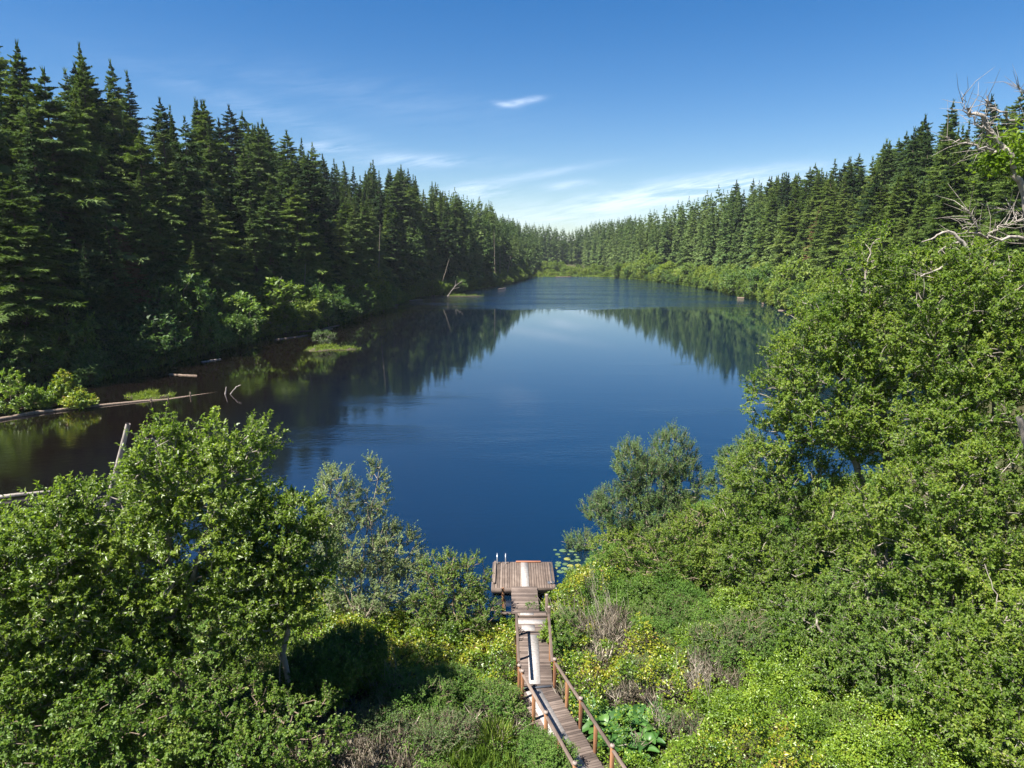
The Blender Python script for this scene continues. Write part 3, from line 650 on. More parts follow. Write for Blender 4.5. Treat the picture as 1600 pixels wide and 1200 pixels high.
# left group of alders
FULL = 1.08
L = lb((262,740,20,1.3,1.4,1.4),(250,698,20.2,.5,.5,.8),(335,765,20.5,1.8,1.8,1.5),(165,830,20,1.7,1.7,1.4),(280,880,20,2.8,2.2,2.2),(385,690,20.8,.75,.8,.45),(350,700,20.8,1.1,1,.7),(190,960,19.5,2.4,2.1,2.0),(330,960,20,2.1,2,1.8))
b = ground_below(255,1010,20); plant('alder_tree', 'tall large-leaved alder rising above the leafy clump left of the boardwalk', 'tree', b,
    broadleaf(L, [[b, AY(265,900,20), AY(262,790,20), AY(250,690,20.1)], [b, AY(300,920,20.2), AY(330,800,20.4), AY(375,705,20.7)], [b, AY(215,930,19.8), AY(180,820,20)]], 820, 84, .115, .068, twig=.62, r_trunk=.14), alder_bark, alder_leaf)
L = lb((70,860,18.5,1.4,1.4,1.1),(115,805,18.9,.9,.9,.7),(-40,880,18.5,1.7,1.6,1.3),(60,930,18,2.3,1.8,1.8),(-60,960,17.6,2.,1.8,2.),(20,1050,17.5,2.1,1.7,1.7),(140,1040,17.8,1.7,1.5,1.4))
b = ground_below(50,1100,18); plant('alder_tree', 'broad alder cut by the left edge of the photo, beside the dark inlet', 'tree', b,
    broadleaf(L, [[b, AY(50,960,18.2), AY(100,800,18.8)], [b, AY(10,960,18), AY(-40,830,18.4)]], 640, 84, .115, .068, twig=.58, r_trunk=.13), alder_bark, alder_leaf)
L = lb((455,815,20.3,1.0,1.0,.8),(415,860,19.9,1.3,1.3,1.1),(475,875,20.2,1.0,1.0,.9),(400,940,19.4,1.4,1.3,1.1),(440,950,19.6,1.,1.0,.8),(430,790,20.4,.7,.7,.5))
b = ground_below(440,1030,20); plant('alder_tree', 'lower dark-shaded alder standing between the tall alder and the pale willow', 'tree', b,
    broadleaf(L, [[b, AY(445,900,20.1), AY(455,795,20.4)], [b, AY(405,900,19.8)]], 430, 70, .11, .065, twig=.5, r_trunk=.1), alder_bark, alder_leaf)
L = lb((90,1150,16.2,2.2,1.5,1.2),(230,1130,16.6,1.9,1.5,1.3),(0,1130,16.2,1.6,1.3,1.4),(180,1200,15.4,1.8,1.2,1.))
b = ground_below(120,1240,16.2); plant('bush', 'dense dark bush at the bottom left corner of the shore', 'bush', b,
    broadleaf(L, [[b, AY(110,1150,16.2)], [b, AY(220,1150,16.5)]], 380, 70, .10, .065, twig=.42, r_trunk=.05), brown_bark, dark_leaf, pn=('stem','foliage'))
L = lb((350,1120,17.5,1.7,1.5,1.1),(450,1150,17.,1.6,1.4,1.0),(400,1200,16,1.6,1.2,.9),(300,1190,16,1.3,1.2,.9))
b = ground_below(400,1230,17); plant('bush', 'rounded leafy bush below the alders near the lower left of the boardwalk', 'bush', b,
    broadleaf(L, [[b, AY(360,1130,17.4)], [b, AY(450,1150,17)]], 330, 64, .085, .055, twig=.4, r_trunk=.05), brown_bark, dark_leaf, pn=('stem','foliage'))
FULL = 1.05
# pale willow: many upright thin stems
L = lb((525,775,27.6,.95,.9,1.3),(583,765,27.9,.6,.6,1.4),(500,860,27.2,1.1,1,1.3),(560,850,27.6,1.6,1.3,1.6),(620,865,28,1.2,1.,1.2),(560,930,26.8,1.6,1.2,1.2),(635,920,27.4,.9,.8,1.))
b = ground_below(562,990,26.4); plant('willow', 'thin pale grey-green willow with bare stems between the alders and the dark bush', 'tree', b,
    broadleaf(L, [[b, AY(530,900,27), AY(520,750,27.6)], [b, AY(560,880,27.2), AY(590,730,27.9)], [b, AY(600,900,27.2), AY(630,850,28)], [b, AY(545,900,26.9), AY(540,790,27.5)], [b, AY(585,900,27), AY(570,790,27.5)], [b, AY(510,940,26.8), AY(492,850,27.2)]], 800, 50, .078, .040, twig=.42, r_trunk=.05, up=.8, thin=.007), willow_bark, willow_leaf)
L = lb((705,920,27,1.25,1.1,1.1),(735,905,27.2,.8,.8,1.),(680,900,27,.8,.8,.9),(715,965,26.4,1.5,1.1,.9),(665,955,26.5,.8,.8,.8),(700,885,27.2,.5,.5,.6),(760,960,26.4,.55,.6,.6))
b = ground_below(710,1000,26.6); plant('bush', 'dark green bush on the shore just left of the gangway', 'bush', b,
    broadleaf(L, [[b, AY(700,880,27.1)], [b, AY(735,900,27.2)], [b, AY(680,920,26.9)]], 380, 44, .075, .045, twig=.36, r_trunk=.05, up=.6), brown_bark, dark_leaf, pn=('stem','foliage'))
# right of the dock
L = lb((985,735,36,1.0,1,1.7),(1050,718,36.3,1.2,1.1,1.7),(1015,760,36,1.3,1.2,1.6),(1070,760,36,1.,1,1.5),(960,800,35.6,1.2,1.1,1.3),(1030,820,35.6,1.9,1.4,1.6),(930,800,36,.8,.8,.6),(905,850,35.6,.9,.8,.4))
b = ground_below(1015,880,35.6); plant('willow', 'upright blue-green willow standing out against the lake right of the dock', 'tree', b,
    broadleaf(L, [[b, AY(985,700,36)], [b, AY(1050,690,36.3)], [b, AY(1020,720,36)], [b, AY(1075,740,36)], [b, AY(950,800,35.8), AY(915,770,36)], [b, AY(940,860,35.6), AY(885,845,35.6)]], 1250, 56, .085, .036, twig=.55, r_trunk=.06, up=1.9, thin=.007), willow_bark, grey_leaf)
L = lb((1095,830,31.5,1.7,1.5,1.4),(1060,860,31,1.5,1.4,1.3),(1010,870,31,1.5,1.3,1.2),(1130,880,30.5,1.3,1.2,1.3),(960,860,32,1.2,1.1,1.0),(1090,890,30.2,1.4,1.2,.9))
b = ground_below(1080,920,31); plant('bush', 'rounded bright green bush in front of the blue-green willow', 'bush', b,
    broadleaf(L, [[b, AY(1095,820,31.4)], [b, AY(1020,870,31)], [b, AY(1130,870,30.6)]], 480, 56, .085, .055, twig=.4, r_trunk=.06), brown_bark, alder_leaf_b, pn=('stem','foliage'))
L = lb((1050,965,27.5,1.7,1.2,.75),(1000,975,27.2,1.3,1.1,.6),(1110,985,26.6,1.3,1.1,.7))
b = ground_below(1050,985,27.4); plant('bush', 'low soft feathery green bush below the rounded bright bush', 'bush', b,
    broadleaf(L, [[b, AY(1050,950,27.5)], [b, AY(1100,970,26.8)], [b, AY(1000,965,27.2)]], 420, 56, .05, .028, twig=.3, r_trunk=.03, up=.7), brown_bark, fern_leaf, pn=('stem','foliage'))
L = lb((1120,1010,24.6,1.3,1.1,.8),(1170,985,25,1.1,1,.7),(1090,1040,24,.8,.8,.5))
b = ground_below(1130,1030,24.6); plant('bush', 'fine-leaved olive bush above the light green thicket', 'bush', b,
    broadleaf(L, [[b, AY(1120,1000,24.6)], [b, AY(1165,980,25)]], 320, 60, .045, .026, twig=.3, r_trunk=.03, up=.7), brown_bark, grey_leaf, pn=('stem','foliage'))
L = lb((885,1000,24.6,.55,.5,.55),(880,975,25.4,.5,.5,.5))
b = ground_below(884,1020,24.8); plant('bush', 'small feathery bush touching the right rail of the boardwalk', 'bush', b,
    broadleaf(L, [[b, AY(884,985,24.8)]], 110, 56, .05, .028, twig=.25, r_trunk=.02, up=.7), brown_bark, fern_leaf, pn=('stem','foliage'))
for uu, vv, YY, rr_, lab in ((640,1085,21.6,1.25,'feathery green bush in the hollow below the pale willow'),(770,1095,21.,.8,'feathery green bush against the left rail of the boardwalk'),(905,905,31,.75,'light green leafy bush beside the right edge of the dock platform')):
    L = lb((uu,vv,YY,rr_,rr_*.8,rr_*.55),(uu+28*rr_,vv+8,YY-.4,rr_*.7,rr_*.7,rr_*.45))
    b = ground_below(uu,vv+15,YY); plant('bush', lab, 'bush', b, broadleaf(L, [[b, AY(uu,vv-10,YY)]], int(230*rr_), 56, .055, .032, twig=.3, r_trunk=.025, up=.7), brown_bark, fern_leaf if uu < 850 else salal_g, pn=('stem','foliage'))
FULL = 1.2
MORE = [(1000,935,29,1.0,'d','dark round bush behind the feathery green bush'),(1150,950,27.4,1.0,'s','light green bush at the foot of the bushy alder'),(940,925,30,.8,'f','feathery bush between the dead stalks and the blue-green willow'),
 (1200,1010,24.6,1.0,'f','soft green bush under the low alder thicket'),(1090,1000,25.6,.8,'s','small bright bush left of the fine-leaved olive bush'),(1230,1075,22.4,.9,'s','lime green bush before the low alder thicket'),
 (1140,1110,21.2,.7,'s','low lime bush in the middle of the light green thicket'),(1290,1140,20.2,.9,'d','dark low bush in the lower right thicket'),(700,1065,22.6,.7,'f','small feathery bush left of the boardwalk below the dark bush'),
 (590,1130,20.2,.9,'g','grey-green thin bush in the brush left of the boardwalk'),(690,1145,19.6,.8,'g','grey-green sprawling bush beside the grass tuft'),(500,1040,21.2,1.1,'d','dark low bush at the right foot of the lower alder'),(545,1010,22.6,.9,'d','dark bush between the lower alder and the pale willow'),(470,1075,20.4,1.0,'d','dark bush in the shade below the lower alder'),
 (560,1050,22.8,.7,'s','bright yellow-green bush at the foot of the pale willow'),(1000,1050,23,.7,'g','grey low bush among the yellow thicket'),(860,1180,18.2,.5,'f','small fern clump tucked under the angled boardwalk'),
 (1350,1170,18.8,.9,'s','bright bush near the bottom right corner'),(838,1165,18.9,.45,'f','ferny clump growing against the lower left edge of the angled boardwalk'),(868,985,25.2,.4,'s','small bright bush pressing through the right rail near the gangway'),
 (1060,1140,20.4,.6,'g','thin brown-green bush behind the broad-leaved marsh plants')]
for uu, vv, YY, rr_, kd_, lab in MORE:
    mt = dict(d=dark_leaf, s=salal_g, f=fern_leaf, g=grey_leaf)[kd_]; per_, lf_, wf_ = dict(d=(58,.07,.045), s=(54,.075,.048), f=(60,.05,.03), g=(26,.05,.028))[kd_]
    L = lb((uu,vv,YY,rr_,rr_*.85,rr_*.6),(uu+30*rr_,vv+6,YY-.3,rr_*.7,rr_*.7,rr_*.5),(uu-24*rr_,vv+10,YY-.2,rr_*.6,rr_*.6,rr_*.4))
    b = ground_below(uu,vv+15,YY); plant('bush', lab, 'bush', b, broadleaf(L, [[b, AY(uu,vv-12,YY)],[b, AY(uu+15,vv-5,YY)]], int(260*rr_), per_, lf_, wf_, twig=.28, r_trunk=.025, up=.7, thin=.005), brown_bark, mt, pn=('stem','foliage'))
# big trees on the right
L = lb((1368,395,30,.8,.8,1.1),(1350,450,30,1.3,1.2,1.0),(1300,490,30.4,1.5,1.3,.9),(1330,530,30,2.,1.8,1.3),(1260,560,30.4,1.5,1.3,1.1),(1400,540,29.4,2.,1.8,1.4),(1225,620,30,1.4,1.3,1.2),(1300,640,29.6,2.4,2.,1.8),(1400,660,29,2.5,2,1.8),(1215,690,30,1.1,1.1,1.),(1450,600,28.6,1.8,1.6,1.5))
b = ground_below(1385,860,29); plant('alder_tree', 'tallest alder on the right near shore, its slim top against the far firs', 'tree', b,
    broadleaf(L, [[b, AY(1390,760,29.2), AY(1385,640,29.4), AY(1360,520,29.8), AY(1368,380,30)], [b, AY(1440,740,29), AY(1455,600,28.8)], [b, AY(1340,720,29.6), AY(1270,590,30.2)]], 980, 60, .115, .075, twig=.55, r_trunk=.17, thin=.007), alder_bark, alder_leaf_b)
L = lb((1480,395,27.6,1.1,1.,.6),(1520,420,27,1.4,1.2,.9),(1440,420,28,.9,.9,.5),(1500,480,27,2.,1.6,1.2),(1570,470,26,1.6,1.4,1.3),(1530,560,26.4,2.2,1.8,1.5),(1620,560,25.5,2.2,1.8,1.8),(1560,640,25.4,2.2,1.8,1.6),(1480,690,26,1.9,1.6,1.4))
b = ground_below(1520,800,26.4); plant('alder_tree', 'yellow-tipped alder below the bleached dead tree at the right edge', 'tree', b,
    broadleaf(L, [[b, AY(1510,700,26.4), AY(1500,560,26.8), AY(1505,430,27.2)], [b, AY(1560,680,26), AY(1585,500,25.8)], [b, AY(1480,720,26.2)]], 860, 60, .11, .07, twig=.5, r_trunk=.16, thin=.007), alder_bark, alder_leaf_b)
L = lb((1185,740,31,1.5,1.4,1.1),(1250,760,30,1.9,1.6,1.4),(1165,800,30.5,1.4,1.3,1.2),(1230,840,29.5,2.,1.7,1.4),(1310,800,29,1.9,1.6,1.4),(1170,880,29,1.3,1.2,1.1),(1290,890,28,1.8,1.5,1.2),(1210,930,27.6,1.5,1.3,1.1),(1150,850,30,1.,1.,1.))
b = ground_below(1240,930,29); plant('alder_tree', 'bushy alder leaning over the water right of the rounded bright bush', 'tree', b,
    broadleaf(L, [[b, AY(1240,800,29.8), AY(1190,720,31)], [b, AY(1290,820,29), AY(1315,760,29.2)], [b, AY(1200,860,29.5)]], 900, 58, .10, .062, twig=.48, r_trunk=.12, thin=.007), alder_bark, alder_leaf_b)
L = lb((1470,780,24,1.9,1.6,1.3),(1400,790,25,1.6,1.4,1.2),(1560,760,23.6,2.,1.6,1.5),(1620,840,22.6,1.8,1.6,1.6),(1530,860,22.8,2.,1.6,1.3),(1430,880,23.8,1.8,1.5,1.2),(1590,940,21.6,1.5,1.3,1.2),(1490,940,22.4,1.7,1.4,1.1))
b = ground_below(1500,1000,23); plant('alder_tree', 'spreading alder in the lower right group, under the two tall alders', 'tree', b,
    broadleaf(L, [[b, AY(1490,880,23.2), AY(1470,760,24)], [b, AY(1540,860,22.9), AY(1570,740,23.6)], [b, AY(1430,860,23.8)]], 880, 60, .105, .065, twig=.48, r_trunk=.13, thin=.007), alder_bark, alder_leaf_b)
L = lb((1350,930,24.5,1.6,1.4,1.1),(1280,990,24,1.4,1.2,.9),(1370,1010,22.6,1.6,1.4,1.1),(1440,1010,21.6,1.6,1.3,1.1),(1240,960,25.4,1.2,1.1,.8),(1320,1060,22,1.1,1.1,.7),(1420,1070,20.4,1.2,1.1,.8))
b = ground_below(1360,1060,23); plant('alder_tree', 'low dense alder thicket tree above the light green near thicket', 'tree', b,
    broadleaf(L, [[b, AY(1350,930,24.3)], [b, AY(1430,1010,21.8)], [b, AY(1280,980,24)]], 680, 60, .09, .055, twig=.42, r_trunk=.09, thin=.007), alder_bark, dark_leaf)
L = lb((1540,1030,19.6,1.5,1.2,1.0),(1600,1090,18.2,1.4,1.2,1.1),(1500,1100,18.8,1.2,1.1,.8),(1620,1000,19,1.3,1.2,1.1),(1570,1160,17.4,1.1,1.,.7))
b = ground_below(1563,1130,19); plant('alder_tree', 'slim-trunked alder in the bottom right corner of the shore', 'tree', b,
    broadleaf(L, [[b, AY(1560,1060,19.2), AY(1560,960,19.6), AY(1556,880,20)], [b, AY(1600,1100,18.4)]], 460, 60, .095, .058, twig=.42, r_trunk=.13, thin=.007), alder_bark, alder_leaf_b)
FULL = 1.0
# greyer bush behind, at the water
L = lb((1150,725,40,1.4,1.2,1.2),(1130,760,39,1.2,1.1,1.),(1175,700,40,.9,.9,.8))
b = ground_below(1150,800,39.5); plant('willow', 'greyish willow showing behind the bushy alder at the water', 'tree', b,
    broadleaf(L, [[b, AY(1150,710,40)], [b, AY(1130,750,39.2)]], 320, 52, .10, .05, twig=.45, r_trunk=.05, up=1., thin=.007), willow_bark, grey_leaf)

# ------------------------------------------------------------------ dead wood
def dead(name, label, cat, paths, mat=dead_bark, group=None, wob=.02, twigs=0, leafy=None):
    parts = []
    for pts, r0, r1 in paths: parts.append(polyline(pts, r0, r1, 7, wob))
    if twigs:
        for pts, r0, r1 in paths:
            pts = np.array(pts, float); n = twigs; t = rng.uniform(.2, len(pts)-1, n); P = np.stack([np.interp(t, np.arange(len(pts)), pts[:,k]) for k in range(3)], 1)
            tt = np.minimum(t.astype(int), len(pts)-2); ax = unit(pts[tt+1]-pts[tt]); d = unit(ax*.7+rvec(n)*.75+np.array([0,0,.15])); l = rng.uniform(.2,1.0,n)[:,None]; Q = P+d*l*.5; S_ = Q+unit(d+rvec(n)*.5)*l*.5
            parts += [tubes(P, Q, np.full(n,.010), np.full(n,.006), 4), tubes(Q, S_, np.full(n,.006), np.full(n,.002), 4)]
    V, F = merge(parts); b = np.array(paths[0][0][0], float)
    e = empty(name, b); obj('trunk', mesh_np('trunk', V-b, F, tint=np.full(len(F),.5), smooth=True, mats=[mat]), e)
    if leafy is not None:
        P = leafy; n = len(P); lv = leaves(P, rvec(n), unit(rvec(n)*.8+[0,0,1]), .15, .085); obj('foliage', mesh_np('foliage', lv[0]-b, lv[1], tint=np.full(n*2,.5), mats=[alder_leaf_b]), e)
    return tag(e, label, cat, group)
def blob(u, v, Y, n, r): return AY(u, v, Y)+rng.normal(size=(n,3))*r
Yd = 19.
lf = np.concatenate([blob(1567,236,Yd,260,.28), blob(1590,222,Yd,200,.28), blob(1550,258,Yd,160,.2), blob(1592,262,Yd,120,.2)])
g0 = ground_below(1655,900,Yd)
dead('dead_tree', 'bleached dead alder with bare forking limbs leaning in at the right edge', 'dead tree',
 [([g0, AY(1640,640,Yd), AY(1622,420,Yd), AY(1600,307,Yd), AY(1583,263,Yd), AY(1567,227,Yd), AY(1533,183,Yd), AY(1513,170,Yd)], .13, .04),
  ([AY(1570,238,Yd), AY(1545,236,18.8), AY(1523,227,18.7), AY(1495,222,18.6), AY(1470,213,18.5)], .04, .008),
  ([AY(1552,208,Yd), AY(1527,193,18.8), AY(1507,170,18.7), AY(1502,153,18.7)], .028, .007),
  ([AY(1640,215,19.3), AY(1600,190,19.2), AY(1567,178,19.1), AY(1543,160,19.), AY(1543,150,19)], .04, .010),
  ([AY(1625,440,Yd), AY(1600,372,18.6), AY(1560,371,18.4), AY(1533,368,18.3), AY(1503,358,18.2)], .06, .012),
  ([AY(1533,368,18.3), AY(1523,345,18.2), AY(1512,328,18.2)], .02, .005), ([AY(1545,369,18.3), AY(1560,355,18.1), AY(1590,345,18)], .02, .006),
  ([AY(1622,350,Yd), AY(1590,333,19.), AY(1565,325,19)], .03, .008), ([AY(1533,183,Yd), AY(1543,205,19), AY(1546,232,19)], .015, .006),
  ([AY(1610,300,Yd), AY(1622,200,Yd), AY(1600,150,Yd), AY(1590,135,Yd)], .04, .006)], twigs=20, leafy=lf, wob=.05)
dead('dead_branch', 'broken pale limb arching out of the top of the yellow-tipped alder', 'dead branch',
 [([AY(1530,450,27), AY(1523,417,27), AY(1507,383,27), AY(1490,363,27), AY(1478,362,27), AY(1460,370,27), AY(1440,378,27)], .10, .02), ([AY(1500,378,27), AY(1478,385,26.8), AY(1466,395,26.7)], .04, .012), ([AY(1480,413,27),AY(1455,425,26.7),AY(1438,432,26.5)], .05,.02)], twigs=6)
dead('snag', 'broken pale trunk end at the right edge beside the spreading alder', 'snag', [([ground_below(1622,900,22), AY(1612,720,22), AY(1592,652,22)], .15, .10)], wob=.01)
dead('snag', 'leaning bare pole standing in the water behind the tall left alder', 'snag', [([G(165,800,-.5), AY(200,662,G(165,800,0)[1]+.6)], .17, .15)], wob=.01)
p = G(0,776,.15); dead('floating_log', 'pale log floating at the left edge behind the leafy alders', 'log', [([G(-60,780,.1), G(10,775,.2), G(78,768,.05)], .16, .09), ([G(40,772,.2), G(40,762,.6)], .04,.02)], wob=.01)
# snags and logs on the banks
def bank_snags():
    S = [(428,505,440,432,'pale leaning snag among the shrubs on the left bank, before the sunlit ones'), (475,452,477,412,'short upright snag above the sunlit shrubs of the left bank'),
         (590,440,594,350,'tall straight bare trunk in front of the firs of the left bank'), (686,460,702,405,'thin leaning grey snag on the left bank past the straight trunk'),
         (774,412,772,362,'tall thin snag in the drowned grove near the end of the left bank'), (781,415,781,385,'middle snag of the drowned grove near the end of the left bank'),
         (790,428,798,400,'leaning snag of the drowned grove near the end of the left bank'), (799,420,800,392,'outermost snag of the drowned grove near the end of the left bank')]
    for u0, v0, u1, v1, lab in S:
        # stand on the bank line seen at that column
        ys = np.linspace(90, 500, 400); xs = np.interp(ys, LY, LX)-3.0; us, vs = proj(xs, ys, .3+0*ys); i = int(np.argmin(np.abs(us-u0)+(vs < 430)*2)); Y = ys[i]
        base = gp(xs[i], Y); top = AY(u1, v1, Y-1.5); top[2] = max(top[2], base[2]+3)
        q = [base, (np.array(base)+top)/2, top]; dead('snag', lab, 'snag', [(q, .12+Y*.0003, .04+Y*.0001)], group='bare snags on the left bank', wob=.05, twigs=5, mat=willow_bark if Y > 150 else dead_bark)
    # root tangle
    a = G(705,463,.4); a[0] -= 1.5
    dead('snag', 'forked reddish-grey dead limb beside the round shrubs of the left bank', 'snag', [([a, a+[3,0,4], a+[6,0,6]], .14,.05), ([a+[2,0,2.8], a+[5,-1,3.6]], .08,.03), ([a+[3,0,4],a+[3.5,0,6.5]],.08,.03)], wob=.08, twigs=5)
    rs = G(1261,484,.3); dead('snag', 'grey broken snag with short side branches on the right bank', 'snag', [([rs, rs+[-.6,0,3], rs+[-1.2,.2,6]], .3, .10)], group=None, wob=.03, twigs=16)
    Lg = [(265,585,308,587,'slim pale log adrift off the shaded left bank'), (315,566,345,561,'pale driftwood streak under the shaded shrubs of the left bank'), (430,531,480,524,'dark wet log below the sunlit shrubs of the left bank'), (468,518,520,514,'grey log lying behind the grassy islet'),
          (505,514,530,508,'short log just beyond the grassy islet'), (608,478,622,476,'small log at the foot of the left bank'), (640,470,660,468,'pale log end jutting from the left bank shrubs'), (778,452,790,450,'tiny pale log near the end of the left bank'),
          (1152,465,1182,466,'pale log at the water on the right bank'), (1190,474,1202,474,'short pale log on the right bank'), (1216,485,1254,487,'dark log drawn up beside the alder on the right bank'), (1226,491,1256,492,'pale log beside the dark one on the right bank'), (868,433,905,432,'long thin log on the far shore')]
    for u0, v0, u1, v1, lab in Lg:
        a, b2 = G(u0,v0,.02), G(u1,v1,.04); r0 = .09+.0006*a[1]; dead('floating_log', lab, 'log', [([a, (a+b2)/2, b2], r0, r0*.7)], group='logs along the banks', wob=.02, mat=brown_bark if ('dark' in lab or 'log ' in lab) else alder_bark)
bank_snags()
# the long mossy log in the inlet, with the plants growing on it
a, b2, c2, d2 = G(-30,660,.1), G(60,644,.12), G(180,631,.05), G(350,612,-.10)
dead('fallen_log', 'long half-sunken log reaching into the dark inlet from the left edge', 'log', [([a, b2, c2, G(262,624,-.03), d2], .22, .10), ([G(236,628,0), G(236,622,.5)], .08,.05), ([G(262,625,0),G(263,619,.5)],.08,.04), ([G(298,620,0), G(297,612,.6)], .1,.05)], mat=brown_bark, wob=.03)
q = G(352,616,0); dead('snag', 'small forked stick poking out of the dark water off the left bank', 'snag', [([q, q+[.2,0,.9]], .1, .05), ([q+[.6,0,0], q+[1.4,0,.9], q+[1.9,0,1.1]], .06,.04)], wob=.02)
def tuft_plant(name, label, cat, lobes, n_cl, per, Lf, Wf, mat, stems, **k):
    b = stems[0][0]; plant(name, label, cat, b, broadleaf(lobes, stems, n_cl, per, Lf, Wf, **k), brown_bark, mat, pn=('stem','foliage'))
_t = terr; terr = lambda x, y: np.maximum(_t(x, y), .05)
for u, v, s, h, mat, lab in ((20,640,3.0,3.6,salal_g,'bright green shrub on the log at the left edge'), (60,634,1.6,1.6,salal_g,'small green shrub on the log beside the golden one'),
                             (103,628,1.5,3.2,salal_y,'golden-yellow shrub growing on the long log'), (125,634,1.6,1.2,salal_y,'low yellow-green growth spreading along the log')):
    P = G(u, v, .4); tuft_plant('shrub', lab, 'shrub', [(P[0],P[1],P[2]+h*.35,s,s*.8,h*.4),(P[0],P[1],P[2]+h*.75,s*.4,s*.4,h*.35)], 110, 40, .22, .13, mat, [[tuple(P), (P[0],P[1],P[2]+h)]], twig=.5, r_trunk=.05)
terr = _t
def islet(u, v, rx, ry, lab, shrub=None):
    P = G(u, v, 0); e = empty('grassy_islet', P)
    th = np.linspace(0, 2*math.pi, 25)[:-1]; jit = [1+.28*math.sin(3*t+u)+.16*math.sin(5*t+v)+.08*math.sin(9*t) for t in th]; ring = lambda k, z: [(math.cos(t)*rx*k*.85*j, math.sin(t)*ry*k*.85*j, z) for t, j in zip(th, jit)]
    V = np.array(ring(1,-.3)+ring(1,.02)+ring(.7,.16)+[(0,0,.2)]); n = 24
    F = [[a+r*n, (a+1)%n+r*n, (a+1)%n+(r+1)*n, a+(r+1)*n] for r in range(2) for a in range(n)]+[[48+a, 48+(a+1)%n, 72, 72] for a in range(n)]
    obj('mound', mesh_np('mound', V, np.array(F), smooth=True, mats=[earth_m]), e)
    m = 2200; a = rng.random(m)*6.283; jj = np.interp(a, th, jit); r = rng.random(m)**.6*jj*.92; B = np.stack([np.cos(a)*r*rx, np.sin(a)*r*ry, np.full(m,.02)], 1); tall = np.clip((fbm(B[:,0]*.8+u, B[:,1]*.8, 61)-.35)*4, .15, 1.6); q = rng.random(m) < .35+tall; B, tall = B[q], tall[q]; m = len(B); gV, gF = blades(B, (.25+.5*rng.random(m))*tall+.1, .08, .75)
    obj('grass', mesh_np('grass', gV, gF, tint=np.repeat(np.clip(.55+rng.normal(size=m)*.2,0,1),2), mats=[bank_leaf_y]), e)
    tag(e, lab, 'islet')
islet(517,545,5.0,3.4,'flat grassy islet in front of the sunlit shrubs of the left bank'); islet(232,621,2.4,1.6,'small grass-topped hummock beyond the long log')
islet(720,462,9,5,'low grassy spit off the left bank below the round shrubs')
P = G(505,538,.2); terr = lambda x, y: np.full(np.shape(x), .05)
plant('bush', 'thin grey bush on the back of the grassy islet', 'bush', P, broadleaf([(P[0],P[1],1.4,2.4,1.2,1.2)], [[tuple(P),(P[0]-.5,P[1],2.2)],[tuple(P),(P[0]+1.2,P[1],1.9)]], 90, 26, .16, .09, twig=.5, r_trunk=.04), dead_bark, grey_leaf, pn=('stem','foliage'))
terr = _t

# ------------------------------------------------------------------ dock, gangway and boardwalk
def boxes(B):
    """B rows: centre(3), size(3), rotz -> V,F"""
    Vs, Fs = [], []; c = np.array([[x,y,z] for x in (-.5,.5) for y in (-.5,.5) for z in (-.5,.5)])
    f = np.array([[0,1,3,2],[4,6,7,5],[0,4,5,1],[2,3,7,6],[0,2,6,4],[1,5,7,3]])
    for i, (cx, cy, cz, sx, sy, sz, rz) in enumerate(B):
        v = c*[sx,sy,sz]; co, si = math.cos(rz), math.sin(rz); v = np.stack([v[:,0]*co-v[:,1]*si+cx, v[:,0]*si+v[:,1]*co+cy, v[:,2]+cz], 1); Vs.append(v); Fs.append(f+8*i)
    return np.concatenate(Vs), np.concatenate(Fs)
def boxobj(name, B, mat, parent, base, bevel=0):
    V, F = boxes(B); t = np.repeat(rng.random(len(B)), 6); o = obj(name, mesh_np(name, V-np.array(base), F, tint=t, mats=[mat]), parent)
    if bevel: m = o.modifiers.new('bevel','BEVEL'); m.width = bevel; m.segments = 1
    return o
ZD = .75
